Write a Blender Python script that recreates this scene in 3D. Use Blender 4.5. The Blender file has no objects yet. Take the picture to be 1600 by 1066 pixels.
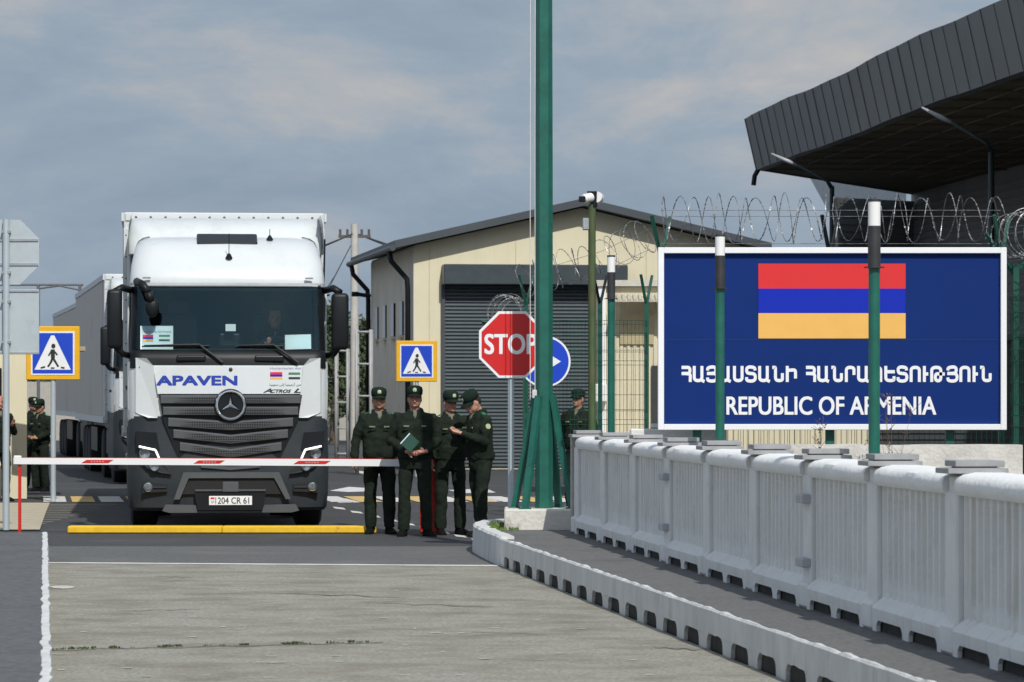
import bpy, bmesh, math, random
from mathutils import Vector, Matrix, noise as mnoise
random.seed(7)
PI = math.pi
R = math.radians
scene = bpy.context.scene
COL = scene.collection

# ------------------------------------------------------------------ camera, sky, sun, exposure
HC = 1.64            # eye height of the photographer
F = 5333.0           # focal length in photo pixels (1600 wide)
HY = 620.0           # horizon row
cam = bpy.data.cameras.new('camera')
cam.sensor_width = 36.0
cam.lens = 36.0 * F / 1600.0
cam.shift_y = (HY - 533.0) / 1600.0
cam.clip_start = 0.5
cam.clip_end = 6000
cam.dof.use_dof = True
cam.dof.focus_distance = 34.0
cam.dof.aperture_fstop = 9.0
camo = bpy.data.objects.new('camera', cam)
COL.objects.link(camo)
camo.location = (0, 0, HC)
camo.rotation_euler = (R(90), 0, 0)
scene.camera = camo

SUN_DIR = Vector((-0.205, 0.676, -0.707)).normalized()
world = bpy.data.worlds.new('World')
scene.world = world
world.use_nodes = True
nt = world.node_tree
nt.nodes.clear()
out = nt.nodes.new('ShaderNodeOutputWorld')
bg = nt.nodes.new('ShaderNodeBackground')
SKY_STRENGTH = 0.09
bg.inputs['Strength'].default_value = SKY_STRENGTH
sky = nt.nodes.new('ShaderNodeTexSky')
sky.sky_type = 'NISHITA'
sky.sun_disc = False
sky.sun_elevation = R(45)
sky.sun_rotation = R(163)
sky.dust_density = 1.2
tc = nt.nodes.new('ShaderNodeTexCoord')
mp = nt.nodes.new('ShaderNodeMapping')
mp.inputs['Scale'].default_value = (1, 1, 2.6)
mp.inputs['Location'].default_value = (0.37, 0.1, 0.02)
nt.links.new(tc.outputs['Generated'], mp.inputs['Vector'])
n1 = nt.nodes.new('ShaderNodeTexNoise')
n1.inputs['Scale'].default_value = 10.0
n1.inputs['Detail'].default_value = 9.0
n1.inputs['Roughness'].default_value = 0.62
n1.inputs['Distortion'].default_value = 0.25
nt.links.new(mp.outputs['Vector'], n1.inputs['Vector'])
cr = nt.nodes.new('ShaderNodeValToRGB')
e = cr.color_ramp.elements
k = 1.0 / SKY_STRENGTH
e[0].position = 0.36
e[0].color = (0.265 * k, 0.34 * k, 0.43 * k, 1)
e[1].position = 0.72
e[1].color = (0.49 * k, 0.485 * k, 0.485 * k, 1)
m_ = e.new(0.52)
m_.color = (0.32 * k, 0.39 * k, 0.47 * k, 1)
sep = nt.nodes.new('ShaderNodeSeparateXYZ')
nt.links.new(tc.outputs['Generated'], sep.inputs['Vector'])
lift = nt.nodes.new('ShaderNodeMapRange')          # cloud breaks open a little with height
lift.inputs['From Min'].default_value = 0.045
lift.inputs['From Max'].default_value = 0.13
lift.inputs['To Min'].default_value = -0.04
lift.inputs['To Max'].default_value = 0.075
nt.links.new(sep.outputs['Z'], lift.inputs['Value'])
add = nt.nodes.new('ShaderNodeMath')
add.operation = 'ADD'
nt.links.new(n1.outputs['Fac'], add.inputs[0])
nt.links.new(lift.outputs['Result'], add.inputs[1])
nt.links.new(add.outputs['Value'], cr.inputs['Fac'])
brt = nt.nodes.new('ShaderNodeMapRange')           # high bright cloud overhead
brt.inputs['From Min'].default_value = 0.13
brt.inputs['From Max'].default_value = 0.5
brt.inputs['To Min'].default_value = 1.0
brt.inputs['To Max'].default_value = 1.9
nt.links.new(sep.outputs['Z'], brt.inputs['Value'])
vm = nt.nodes.new('ShaderNodeVectorMath')
vm.operation = 'SCALE'
nt.links.new(cr.outputs['Color'], vm.inputs[0])
nt.links.new(brt.outputs['Result'], vm.inputs['Scale'])
mr = nt.nodes.new('ShaderNodeMapRange')
mr.inputs['From Min'].default_value = 0.16
mr.inputs['From Max'].default_value = 0.42
mr.inputs['To Min'].default_value = 1.0
mr.inputs['To Max'].default_value = 0.45
nt.links.new(sep.outputs['Z'], mr.inputs['Value'])
mx = nt.nodes.new('ShaderNodeMix')
mx.data_type = 'RGBA'
nt.links.new(mr.outputs['Result'], mx.inputs['Factor'])
nt.links.new(sky.outputs['Color'], mx.inputs[6])
nt.links.new(vm.outputs['Vector'], mx.inputs[7])
nt.links.new(mx.outputs[2], bg.inputs['Color'])
nt.links.new(bg.outputs['Background'], out.inputs['Surface'])

sun = bpy.data.lights.new('sun', 'SUN')
sun.energy = 3.6
sun.angle = R(0.5)
sun.color = (1.0, 0.965, 0.91)
suno = bpy.data.objects.new('sun', sun)
COL.objects.link(suno)
suno.location = (10, -20, 40)
suno.rotation_euler = SUN_DIR.to_track_quat('-Z', 'Y').to_euler()

vs = scene.view_settings
vs.view_transform = 'Standard'
vs.look = 'None'
vs.gamma = 1.0
vs.exposure = 0.0
try:
    scene.cycles.max_bounces = 8
    scene.cycles.transparent_max_bounces = 16
except Exception:
    pass


# ------------------------------------------------------------------ measuring helpers
def at(px, py, d):
    return Vector(((px - 800.0) * d / F, d, HC + (HY - py) * d / F))


def gp(px, py, z=0.0):
    d = (HC - z) * F / (py - HY)
    return ((px - 800.0) * d / F, d)


# ------------------------------------------------------------------ materials
MATS = {}


def M(name, col, rough=0.6, metal=0.0, var=0.12, scale=6.0, bump=0.0, bscale=60.0, stretch=(1, 1, 1), spec=0.5, coat=0.0,
      stain=None, stain_scale=2.0, stain_lo=0.5, stain_hi=0.7, coord='Object', speck=None, speck_scale=90, speck_lo=0.62, streak=None):
    if name in MATS:
        return MATS[name]
    m = bpy.data.materials.new(name)
    m.use_nodes = True
    t = m.node_tree
    b = t.nodes['Principled BSDF']
    b.inputs['Roughness'].default_value = rough
    b.inputs['Metallic'].default_value = metal
    b.inputs['Specular IOR Level'].default_value = spec
    if coat:
        b.inputs['Coat Weight'].default_value = coat
        b.inputs['Coat Roughness'].default_value = 0.08
    tcn = t.nodes.new('ShaderNodeTexCoord')
    mpn = t.nodes.new('ShaderNodeMapping')
    mpn.inputs['Scale'].default_value = stretch
    t.links.new(tcn.outputs[coord], mpn.inputs['Vector'])
    no = t.nodes.new('ShaderNodeTexNoise')
    no.inputs['Scale'].default_value = scale
    no.inputs['Detail'].default_value = 6
    no.inputs['Roughness'].default_value = 0.6
    t.links.new(mpn.outputs['Vector'], no.inputs['Vector'])
    rp = t.nodes.new('ShaderNodeValToRGB')
    rp.color_ramp.elements[0].position = 0.3
    rp.color_ramp.elements[1].position = 0.7
    rp.color_ramp.elements[0].color = (*[max(0, c * (1 - var)) for c in col], 1)
    rp.color_ramp.elements[1].color = (*[min(1, c * (1 + var)) for c in col], 1)
    t.links.new(no.outputs['Fac'], rp.inputs['Fac'])
    cout = rp.outputs['Color']
    if stain:
        n2 = t.nodes.new('ShaderNodeTexNoise')
        n2.inputs['Scale'].default_value = stain_scale
        n2.inputs['Detail'].default_value = 8
        n2.inputs['Roughness'].default_value = 0.68
        t.links.new(mpn.outputs['Vector'], n2.inputs['Vector'])
        r2 = t.nodes.new('ShaderNodeMapRange')
        r2.inputs['From Min'].default_value = stain_lo
        r2.inputs['From Max'].default_value = stain_hi
        t.links.new(n2.outputs['Fac'], r2.inputs['Value'])
        x = t.nodes.new('ShaderNodeMix')
        x.data_type = 'RGBA'
        t.links.new(r2.outputs['Result'], x.inputs['Factor'])
        t.links.new(cout, x.inputs[6])
        x.inputs[7].default_value = (*stain, 1)
        cout = x.outputs[2]
    for extra, sc_, lo_, mp_ in ((speck, speck_scale, speck_lo, None), (streak, 5.0, 0.56, (3.2, 3.2, 0.22))):
        if not extra:
            continue
        n4 = t.nodes.new('ShaderNodeTexNoise')
        n4.inputs['Scale'].default_value = sc_
        n4.inputs['Detail'].default_value = 3
        if mp_:
            m4 = t.nodes.new('ShaderNodeMapping')
            m4.inputs['Scale'].default_value = mp_
            t.links.new(tcn.outputs[coord], m4.inputs['Vector'])
            t.links.new(m4.outputs['Vector'], n4.inputs['Vector'])
        else:
            t.links.new(tcn.outputs[coord], n4.inputs['Vector'])
        r4 = t.nodes.new('ShaderNodeMapRange')
        r4.inputs['From Min'].default_value = lo_
        r4.inputs['From Max'].default_value = lo_ + 0.16
        r4.inputs['To Max'].default_value = 0.75
        t.links.new(n4.outputs['Fac'], r4.inputs['Value'])
        x4 = t.nodes.new('ShaderNodeMix')
        x4.data_type = 'RGBA'
        t.links.new(r4.outputs['Result'], x4.inputs['Factor'])
        t.links.new(cout, x4.inputs[6])
        x4.inputs[7].default_value = (*extra, 1)
        cout = x4.outputs[2]
    t.links.new(cout, b.inputs['Base Color'])
    if bump:
        n3 = t.nodes.new('ShaderNodeTexNoise')
        n3.inputs['Scale'].default_value = bscale
        n3.inputs['Detail'].default_value = 5
        t.links.new(mpn.outputs['Vector'], n3.inputs['Vector'])
        bp = t.nodes.new('ShaderNodeBump')
        bp.inputs['Strength'].default_value = bump
        bp.inputs['Distance'].default_value = 0.02
        t.links.new(n3.outputs['Fac'], bp.inputs['Height'])
        t.links.new(bp.outputs['Normal'], b.inputs['Normal'])
    MATS[name] = m
    return m


def glass(name, tint, rough=0.02, refl=1.45, gloss=(0.50, 0.90, 1.0)):
    if name in MATS:
        return MATS[name]
    m = bpy.data.materials.new(name)
    m.use_nodes = True
    t = m.node_tree
    t.nodes.clear()
    o = t.nodes.new('ShaderNodeOutputMaterial')
    tr = t.nodes.new('ShaderNodeBsdfTransparent')
    tr.inputs['Color'].default_value = (*tint, 1)
    gl = t.nodes.new('ShaderNodeBsdfGlossy')
    gl.inputs['Roughness'].default_value = rough
    gl.inputs['Color'].default_value = (*gloss, 1)
    fr = t.nodes.new('ShaderNodeFresnel')
    fr.inputs['IOR'].default_value = refl
    mix = t.nodes.new('ShaderNodeMixShader')
    t.links.new(fr.outputs['Fac'], mix.inputs['Fac'])
    t.links.new(tr.outputs['BSDF'], mix.inputs[1])
    t.links.new(gl.outputs['BSDF'], mix.inputs[2])
    t.links.new(mix.outputs['Shader'], o.inputs['Surface'])
    MATS[name] = m
    return m


def perforated(name, c0, c1, scale):
    m = bpy.data.materials.new(name)
    m.use_nodes = True
    t = m.node_tree
    b = t.nodes['Principled BSDF']
    b.inputs['Roughness'].default_value = 0.45
    tcn = t.nodes.new('ShaderNodeTexCoord')
    v = t.nodes.new('ShaderNodeTexVoronoi')
    v.inputs['Scale'].default_value = scale
    v.inputs['Randomness'].default_value = 0.0
    t.links.new(tcn.outputs['Object'], v.inputs['Vector'])
    r = t.nodes.new('ShaderNodeValToRGB')
    r.color_ramp.elements[0].position = 0.38
    r.color_ramp.elements[0].color = (*c0, 1)
    r.color_ramp.elements[1].position = 0.48
    r.color_ramp.elements[1].color = (*c1, 1)
    t.links.new(v.outputs['Distance'], r.inputs['Fac'])
    t.links.new(r.outputs['Color'], b.inputs['Base Color'])
    return m


asphalt = M('asphalt', (0.047, 0.049, 0.052), 0.85, var=0.3, scale=30, bump=0.3, bscale=90, stain=(0.10, 0.10, 0.098), stain_scale=0.5, stain_lo=0.52, stain_hi=0.85)
asphalt_old = M('asphalt_worn', (0.105, 0.107, 0.105), 0.88, var=0.4, scale=40, speck=(0.2, 0.2, 0.19), speck_scale=50, speck_lo=0.64, bump=0.3, bscale=90, stain=(0.17, 0.17, 0.155), stain_scale=0.8, stain_lo=0.5, stain_hi=0.9)
walk_asph = M('sidewalk_asphalt', (0.125, 0.125, 0.125), 0.9, speck=(0.26, 0.255, 0.24), speck_scale=30, speck_lo=0.66, var=0.3, scale=25, bump=0.35, bscale=80, stain=(0.07, 0.07, 0.072), stain_scale=1.2, stain_lo=0.5, stain_hi=0.8)
deck_m = M('deck_concrete', (0.30, 0.292, 0.247), 0.9, var=0.42, scale=42, bump=0.8, bscale=70, stretch=(0.8, 1.0, 1), stain=(0.18, 0.160, 0.122), stain_scale=1.8, stain_lo=0.44, stain_hi=0.70, speck=(0.09, 0.085, 0.07), speck_scale=55, speck_lo=0.60, streak=None)
earth = M('earth', (0.16, 0.14, 0.11), 0.95, var=0.3, scale=2)
white_road = M('road_paint_white', (0.62, 0.62, 0.60), 0.7, var=0.2, scale=14, stain=(0.22, 0.22, 0.21), stain_scale=7, stain_lo=0.58, stain_hi=0.7)
yellow_road = M('road_paint_yellow', (0.62, 0.42, 0.15), 0.7, var=0.2, scale=14)
yellow_bump = M('speed_hump_yellow', (0.75, 0.46, 0.02), 0.5, var=0.1, scale=10, stain=(0.30, 0.19, 0.04), stain_scale=5, stain_lo=0.62, stain_hi=0.8)
pavers = M('pavers', (0.45, 0.40, 0.30), 0.85, var=0.15, scale=5)
paint_white = M('whitewash', (0.72, 0.73, 0.72), 0.8, var=0.05, scale=3, bump=0.22, bscale=22, stain=(0.56, 0.55, 0.51), stain_scale=4, stain_lo=0.56, stain_hi=0.78, streak=(0.60, 0.58, 0.53), speck=(0.25, 0.23, 0.20), speck_scale=30, speck_lo=0.72)
coping_white = M('coping_sunlit_whitewash', (0.79, 0.80, 0.79), 0.8, var=0.05, scale=5, bump=0.4, bscale=26, stain=(0.60, 0.59, 0.56), stain_scale=7, stain_lo=0.6, stain_hi=0.75)  # whitewash made whiter than the panels so the sunlit top reads brighter
kerb_white = M('kerb_whitewash', (0.58, 0.59, 0.58), 0.85, var=0.12, scale=5, bump=0.6, bscale=25, stretch=(1, 1, 0.3), stain=(0.30, 0.29, 0.27), stain_scale=6, stain_lo=0.58, stain_hi=0.8)
conc = M('raw_concrete', (0.42, 0.41, 0.38), 0.9, var=0.15, scale=6, bump=0.4, bscale=30, stain=(0.22, 0.21, 0.19), stain_scale=3, stain_lo=0.55, stain_hi=0.75)
hole_shade = M('hole_shade_paint', (0.035, 0.033, 0.030), 0.95, var=0.5, scale=9)  # near-black colour painted for the shade inside kerb and plinth openings
steel = M('galvanised_steel', (0.42, 0.44, 0.46), 0.45, metal=0.6, var=0.12, scale=15)
alu_back = M('sign_back_aluminium', (0.46, 0.52, 0.55), 0.5, metal=0.25, var=0.06, scale=4, stain=(0.38, 0.42, 0.44), stain_scale=5, stain_lo=0.55, stain_hi=0.8)
cap_grey = M('cap_channel_grey', (0.33, 0.335, 0.34), 0.5, metal=0.3, var=0.12, scale=8)
green = M('green_paint', (0.012, 0.115, 0.085), 0.38, var=0.18, scale=7, speck=(0.10, 0.13, 0.11), speck_scale=30, speck_lo=0.70, stain=(0.02, 0.075, 0.055), stain_scale=4, stain_lo=0.55, stain_hi=0.75)
green_dk = M('fence_green', (0.008, 0.075, 0.05), 0.42, var=0.2, scale=6)
green_rust = M('weathered_green', (0.055, 0.095, 0.035), 0.65, var=0.25, scale=8, stain=(0.13, 0.09, 0.04), stain_scale=4, stain_lo=0.5, stain_hi=0.7, stretch=(1, 1, 0.3))
black = M('black_plastic', (0.009, 0.011, 0.013), 0.45, var=0.2, scale=5, spec=0.25)
black_soft = M('black_sleeve', (0.03, 0.031, 0.034), 0.55, var=0.2, scale=12, stain=(0.09, 0.09, 0.09), stain_scale=9, stain_lo=0.66, stain_hi=0.75)
rubber = M('tyre_rubber', (0.016, 0.016, 0.017), 0.85, bump=0.2, bscale=40)
white_paint = M('vehicle_white', (0.62, 0.655, 0.66), 0.28, var=0.03, scale=1.6, coat=0.6, stain=(0.52, 0.535, 0.52), stain_scale=2.2, stain_lo=0.52, stain_hi=0.85, speck=(0.35, 0.34, 0.31), speck_scale=45, speck_lo=0.70)
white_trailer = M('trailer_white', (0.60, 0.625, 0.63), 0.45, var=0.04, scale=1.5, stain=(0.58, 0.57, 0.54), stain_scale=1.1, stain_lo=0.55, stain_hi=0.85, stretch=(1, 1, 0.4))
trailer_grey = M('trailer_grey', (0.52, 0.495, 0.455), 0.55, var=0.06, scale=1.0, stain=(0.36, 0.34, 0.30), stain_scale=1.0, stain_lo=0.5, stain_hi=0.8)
bumper_m = M('bumper_grey', (0.027, 0.034, 0.040), 0.5, var=0.15, scale=4, spec=0.3, stain=(0.045, 0.046, 0.044), stain_scale=3.5, stain_lo=0.5, stain_hi=0.8)
slat_m = M('grille_slat_grey', (0.085, 0.091, 0.095), 0.42, var=0.08, scale=5, spec=0.35)
chrome = M('chrome', (0.82, 0.84, 0.86), 0.12, metal=1.0, var=0.02)
lampglass = M('lamp_glass', (0.35, 0.38, 0.40), 0.08, metal=0.85, var=0.2, scale=12)
white_pl = M('white_plastic', (0.80, 0.80, 0.79), 0.35, var=0.02)
red_pl = M('barrier_red', (0.55, 0.02, 0.012), 0.42, var=0.1)
sign_red = M('sign_red', (0.60, 0.018, 0.018), 0.35, var=0.04)
sign_blue = M('sign_blue', (0.012, 0.06, 0.52), 0.35, var=0.04)
sign_white = M('sign_white', (0.80, 0.81, 0.82), 0.4, var=0.02)
sign_yellow = M('sign_yellow', (0.78, 0.42, 0.012), 0.4, var=0.05)
sign_black = M('sign_black', (0.02, 0.02, 0.02), 0.5)
bill_blue = M('billboard_blue', (0.005, 0.026, 0.15), 0.6, var=0.06, scale=1.5, spec=0.12)
flag_red = M('flag_red', (0.66, 0.038, 0.042), 0.6, var=0.03, spec=0.15)
flag_blue = M('flag_blue', (0.008, 0.026, 0.40), 0.6, var=0.03, spec=0.15)
flag_orange = M('flag_orange', (0.78, 0.45, 0.12), 0.6, var=0.03, spec=0.15)
flag_green = M('flag_green', (0.02, 0.22, 0.08), 0.5)
text_blue = M('lettering_blue', (0.008, 0.040, 0.33), 0.4, var=0.02)
cream = M('cream_panel', (0.67, 0.615, 0.44), 0.7, var=0.05, scale=0.8, stain=(0.58, 0.53, 0.38), stain_scale=0.9, stain_lo=0.5, stain_hi=0.85, streak=(0.60, 0.55, 0.39))
cream_grey = M('cream_side_panel', (0.76, 0.71, 0.62), 0.7, var=0.06, scale=1.0)
shutter_m = M('shutter_slate', (0.062, 0.082, 0.092), 0.45, var=0.08, scale=1.5)
roof_m = M('roof_slate', (0.055, 0.065, 0.075), 0.5, var=0.1, scale=1)
canopy_m = M('fascia_dark', (0.135, 0.147, 0.155), 0.5, var=0.10, scale=0.6, stain=(0.11, 0.12, 0.127), stain_scale=0.7, stain_lo=0.5, stain_hi=0.8)
soffit_m = M('soffit_brown', (0.115, 0.10, 0.07), 0.85, var=0.3, scale=0.9, stain=(0.18, 0.14, 0.06), stain_scale=0.5, stain_lo=0.55, stain_hi=0.8)
cladding = M('wall_cladding_grey', (0.20, 0.20, 0.20), 0.6, var=0.12, scale=0.7)
dk_window = M('dark_window', (0.01, 0.012, 0.014), 0.1, var=0.1)
uniform = M('uniform_dark_green', (0.0115, 0.0185, 0.012), 0.9, spec=0.2, var=0.35, scale=7, bump=0.5, bscale=22)
uniform_b = M('uniform_trousers', (0.0120, 0.0185, 0.0125), 0.9, spec=0.2, var=0.35, scale=6, bump=0.5, bscale=20)
cap_m = M('cap_green', (0.007, 0.018, 0.012), 0.85, spec=0.2, var=0.2, scale=9)
boot_m = M('boot_black', (0.008, 0.008, 0.008), 0.6, var=0.2, spec=0.12)
skin = M('skin', (0.46, 0.245, 0.17), 0.55, var=0.10, scale=18)
skins = [skin, M('skin_ruddy', (0.44, 0.205, 0.145), 0.55, var=0.14, scale=20), M('skin_tan', (0.36, 0.19, 0.12), 0.55, var=0.12, scale=20)]
hair_m = M('hair_dark', (0.018, 0.014, 0.011), 0.7, var=0.2)
eye_m = M('eye_dark', (0.03, 0.02, 0.018), 0.3)
lip_m = M('lip', (0.30, 0.12, 0.10), 0.6)
badge_m = M('badge_pale', (0.46, 0.50, 0.30), 0.5, var=0.3, scale=120)
board_m = M('shoulder_green', (0.015, 0.14, 0.06), 0.7, var=0.1)
shirt_m = M('shirt_olive_grey', (0.16, 0.16, 0.12), 0.85)
leaf_m = M('tree_leaf', (0.05, 0.075, 0.03), 0.8, var=0.5, scale=1.3)
bark = M('bark', (0.11, 0.085, 0.06), 0.9, var=0.3, scale=6)
weed_m = M('weed_green', (0.055, 0.08, 0.02), 0.8, var=0.4, scale=20)
grass_m = M('grass_green', (0.10, 0.16, 0.03), 0.8, var=0.35, scale=20)
drystem = M('dry_stem', (0.13, 0.085, 0.06), 0.9, var=0.2)
wire_m = M('razor_wire', (0.26, 0.265, 0.27), 0.45, metal=0.55, var=0.6, scale=14)
pole_conc = M('pole_concrete', (0.50, 0.48, 0.44), 0.85, var=0.12, scale=4)
glass_m = glass('windscreen_glass', (0.74, 0.84, 0.85), refl=1.62, gloss=(0.45, 0.78, 0.92))
dash_m = M('dashboard', (0.012, 0.022, 0.026), 0.9)
mesh_m = perforated('grille_mesh', (0.006, 0.007, 0.008), (0.075, 0.079, 0.081), 34)


# ------------------------------------------------------------------ mesh helpers
class MB:
    def __init__(self):
        self.bm = bmesh.new()

    def box(self, c, s, rot=None, bev=0.0, seg=1):
        r = bmesh.ops.create_cube(self.bm, size=1.0)
        vsx = r['verts']
        mt = Matrix.Translation(Vector(c)) @ (rot.to_4x4() if rot else Matrix()) @ Matrix.Diagonal((s[0], s[1], s[2], 1))
        bmesh.ops.transform(self.bm, matrix=mt, verts=vsx)
        if bev > 0:
            es = list({ed for v in vsx for ed in v.link_edges})
            bmesh.ops.bevel(self.bm, geom=es, offset=bev, segments=seg, affect='EDGES', profile=0.5)
        return self

    def ring_loft(self, rings, close=True, cap=True):
        L = [[self.bm.verts.new(p) for p in r] for r in rings]
        n = len(L[0])
        for a, b in zip(L[:-1], L[1:]):
            for i in range(n if close else n - 1):
                j = (i + 1) % n
                self.bm.faces.new((a[i], a[j], b[j], b[i]))
        if cap and close:
            try:
                self.bm.faces.new(list(reversed(L[0])))
                self.bm.faces.new(L[-1])
            except ValueError:
                pass
        return self

    def tube(self, pts, rad, seg=8, cap=True, flat=None):
        pts = [Vector(p) for p in pts]
        if not isinstance(rad, (list, tuple)):
            rad = [rad] * len(pts)
        rings = []
        prev = None
        for i, p in enumerate(pts):
            if i == 0:
                d = pts[1] - pts[0]
            elif i == len(pts) - 1:
                d = pts[-1] - pts[-2]
            else:
                d = (pts[i + 1] - pts[i]).normalized() + (pts[i] - pts[i - 1]).normalized()
            d.normalize()
            if prev is None:
                u = d.cross(Vector((0, 0, 1)))
                if u.length < 0.05:
                    u = d.cross(Vector((0, 1, 0)))
            else:
                u = prev - d * prev.dot(d)
            u.normalize()
            prev = u
            w = d.cross(u)
            r = rad[i]
            ru, rw = (r if isinstance(r, (list, tuple)) else (r, r))
            rings.append([p + u * ru * math.cos(2 * PI * q / seg) + w * rw * math.sin(2 * PI * q / seg) for q in range(seg)])
        return self.ring_loft(rings, True, cap)

    def ell(self, c, r, rot=None, u=14, v=10):
        res = bmesh.ops.create_uvsphere(self.bm, u_segments=u, v_segments=v, radius=1.0)
        mt = Matrix.Translation(Vector(c)) @ (rot.to_4x4() if rot else Matrix()) @ Matrix.Diagonal((r[0], r[1], r[2], 1))
        bmesh.ops.transform(self.bm, matrix=mt, verts=res['verts'])
        return self

    def cyl(self, p0, p1, r0, r1=None, seg=16):
        return self.tube([p0, p1], [r0, r0 if r1 is None else r1], seg)

    def prism(self, outline, y0, y1):
        """outline in (x, z), extruded from y0 to y1"""
        return self.ring_loft([[(x, y0, z) for x, z in outline], [(x, y1, z) for x, z in outline]])

    def slab(self, outline, z0, z1):
        return self.ring_loft([[(x, y, z0) for x, y in outline], [(x, y, z1) for x, y in outline]])

    def lathe(self, prof, c, axis='x', seg=28, cap=True):
        rings = []
        for a, r in prof:
            ring = []
            for q in range(seg):
                t = 2 * PI * q / seg
                if axis == 'x':
                    ring.append((c[0] + a, c[1] + r * math.cos(t), c[2] + r * math.sin(t)))
                elif axis == 'y':
                    ring.append((c[0] + r * math.cos(t), c[1] + a, c[2] + r * math.sin(t)))
                else:
                    ring.append((c[0] + r * math.cos(t), c[1] + r * math.sin(t), c[2] + a))
            rings.append(ring)
        return self.ring_loft(rings, True, cap)

    def build(self, name, mat, parent=None, smooth=False, loc=None):
        bm = self.bm
        bmesh.ops.recalc_face_normals(bm, faces=bm.faces)
        me = bpy.data.meshes.new(name)
        bm.to_mesh(me)
        bm.free()
        return link(name, me, mat, parent, smooth, loc)


def link(name, me, mat, parent=None, smooth=False, loc=None):
    me.materials.clear()
    me.materials.append(mat)
    if smooth:
        for p in me.polygons:
            p.use_smooth = True
        if smooth == 'auto':
            try:
                me.set_sharp_from_angle(angle=R(38))
            except Exception:
                pass
    o = bpy.data.objects.new(name, me)
    COL.objects.link(o)
    if parent:
        o.parent = parent
    if loc:
        o.location = loc
    return o


def thing(name, label, cat, loc=(0, 0, 0), rz=0.0, group=None):
    o = bpy.data.objects.new(name, None)
    o.empty_display_size = 0.3
    COL.objects.link(o)
    o.location = loc
    o.rotation_euler = (0, 0, rz)
    return tag(o, label, cat, group)


def tag(o, label, cat, group=None):
    o['label'] = label
    o['category'] = cat
    if group:
        o['group'] = group
    return o


def struct(o):
    o['kind'] = 'structure'
    return o


def dup(root, loc, rz, label=None):
    r = root.copy()
    COL.objects.link(r)
    r.location = loc
    r.rotation_euler = (0, 0, rz)
    if label:
        r['label'] = label
    for ch in list(root.children):
        c = ch.copy()
        COL.objects.link(c)
        c.parent = r
        for g in list(ch.children):
            d = g.copy()
            COL.objects.link(d)
            d.parent = c
    return r


def text_mesh(s, x0, x1, z0, z1, y, bold=0.0, depth=0.002, shear=0.0, facing=-1):
    """text filling the box x0..x1, z0..z1 in the plane y, read from -y"""
    cu = bpy.data.curves.new('lettering', 'FONT')
    cu.body = s
    cu.shear = shear
    cu.resolution_u = 5
    ob = bpy.data.objects.new('lettering', cu)
    COL.objects.link(ob)
    dg = bpy.context.evaluated_depsgraph_get()
    me = bpy.data.meshes.new_from_object(ob.evaluated_get(dg))
    bpy.data.objects.remove(ob)
    xs = [v.co.x for v in me.vertices]
    ys = [v.co.y for v in me.vertices]
    a0, a1, b0, b1 = min(xs), max(xs), min(ys), max(ys)
    bo = bold * 1.3 * (z1 - z0)
    bm = bmesh.new()
    shifts = [(0, 0)] if bo == 0 else [(-bo, -bo * .7), (bo, bo * .7), (-bo, bo * .7), (bo, -bo * .7), (0, 0)]
    for q, (dx, dz) in enumerate(shifts):
        vv = [bm.verts.new((x0 + bo + (v.co.x - a0) / (a1 - a0) * (x1 - x0 - 2 * bo) + dx, y - 0.0006 - 0.0004 * q,
                            z0 + bo * .7 + (v.co.y - b0) / (b1 - b0) * (z1 - z0 - 1.4 * bo) + dz)) for v in me.vertices]
        for f in me.polygons:
            try:
                bm.faces.new([vv[i] for i in f.vertices])
            except ValueError:
                pass
    bm.to_mesh(me)
    bm.free()
    return me


def chaikin(p, n=3):
    for _ in range(n):
        q = [p[0]]
        for a_, b_ in zip(p[:-1], p[1:]):
            q.append((a_[0] * .75 + b_[0] * .25, a_[1] * .75 + b_[1] * .25))
            q.append((a_[0] * .25 + b_[0] * .75, a_[1] * .25 + b_[1] * .75))
        q.append(p[-1])
        p = q
    return p


U_ = [(.09, 1), (.09, .5), (.09, .09), (.62, .09), (.62, .5), (.62, 1)]
ARCH = [(.09, 0), (.09, .5), (.09, .91), (.66, .91), (.66, .5), (.66, 0)]
ARM_GLYPHS = {
    'Հ': (.62, [[(0, .91), (.25, .91), (.58, .91), (.58, .53), (.2, .53), (0, .53)], [(.25, .53), (.62, .5), (.6, .2), (.6, 0)]]),
    'Ա': (.80, [U_, [(.55, .22), (.62, .10), (.80, .03)]]),
    'Յ': (.68, [[(.04, .72), (.06, .91), (.62, .96), (.62, .56), (.3, .53)], [(0, .53), (.2, .53), (.36, .53)], [(.3, .53), (.68, .52), (.68, .06), (.06, .06), (.04, .28)]]),
    'Ս': (.71, [U_]),
    'Տ': (.70, [[(.64, .72), (.62, .92), (.06, .95), (.06, .56), (.35, .53), (.66, .5), (.66, .06), (.06, .06), (.05, .30)]]),
    'Ն': (.78, [[(0, .91), (.12, .91), (.20, .91), (.22, .86), (.22, .5), (.22, .09), (.70, .09), (.70, .30), (.70, .55)]]),
    'Ի': (.72, [[(.09, 1), (.09, 0)], [(.09, .72), (.3, .74), (.66, .76), (.66, .45), (.66, .22)]]),
    'Ր': (.68, [[(.09, 0), (.09, .5), (.09, .91), (.62, .91), (.62, .62), (.62, .44)]]),
    'Պ': (.75, [[(.09, .3), (.09, .55), (.09, .91), (.66, .91), (.66, .5), (.66, 0)], [(.09, .42), (.4, .42)]]),
    'Ե': (.72, [[(.09, 1), (.09, .5), (.09, .09), (.66, .09), (.66, .25), (.66, .36)], [(.09, .64), (.72, .64)]]),
    'Ո': (.75, [ARCH]),
    'Ւ': (.34, [[(.09, 1), (.09, 0)], [(.09, .5), (.36, .5)]]),
    'Թ': (1.0, [[(.09, 0), (.09, .5), (.09, .91), (.72, .91), (.72, .5), (.72, .08), (.34, .08), (.34, .52), (.72, .5), (1.0, .5)]]),
}


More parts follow.
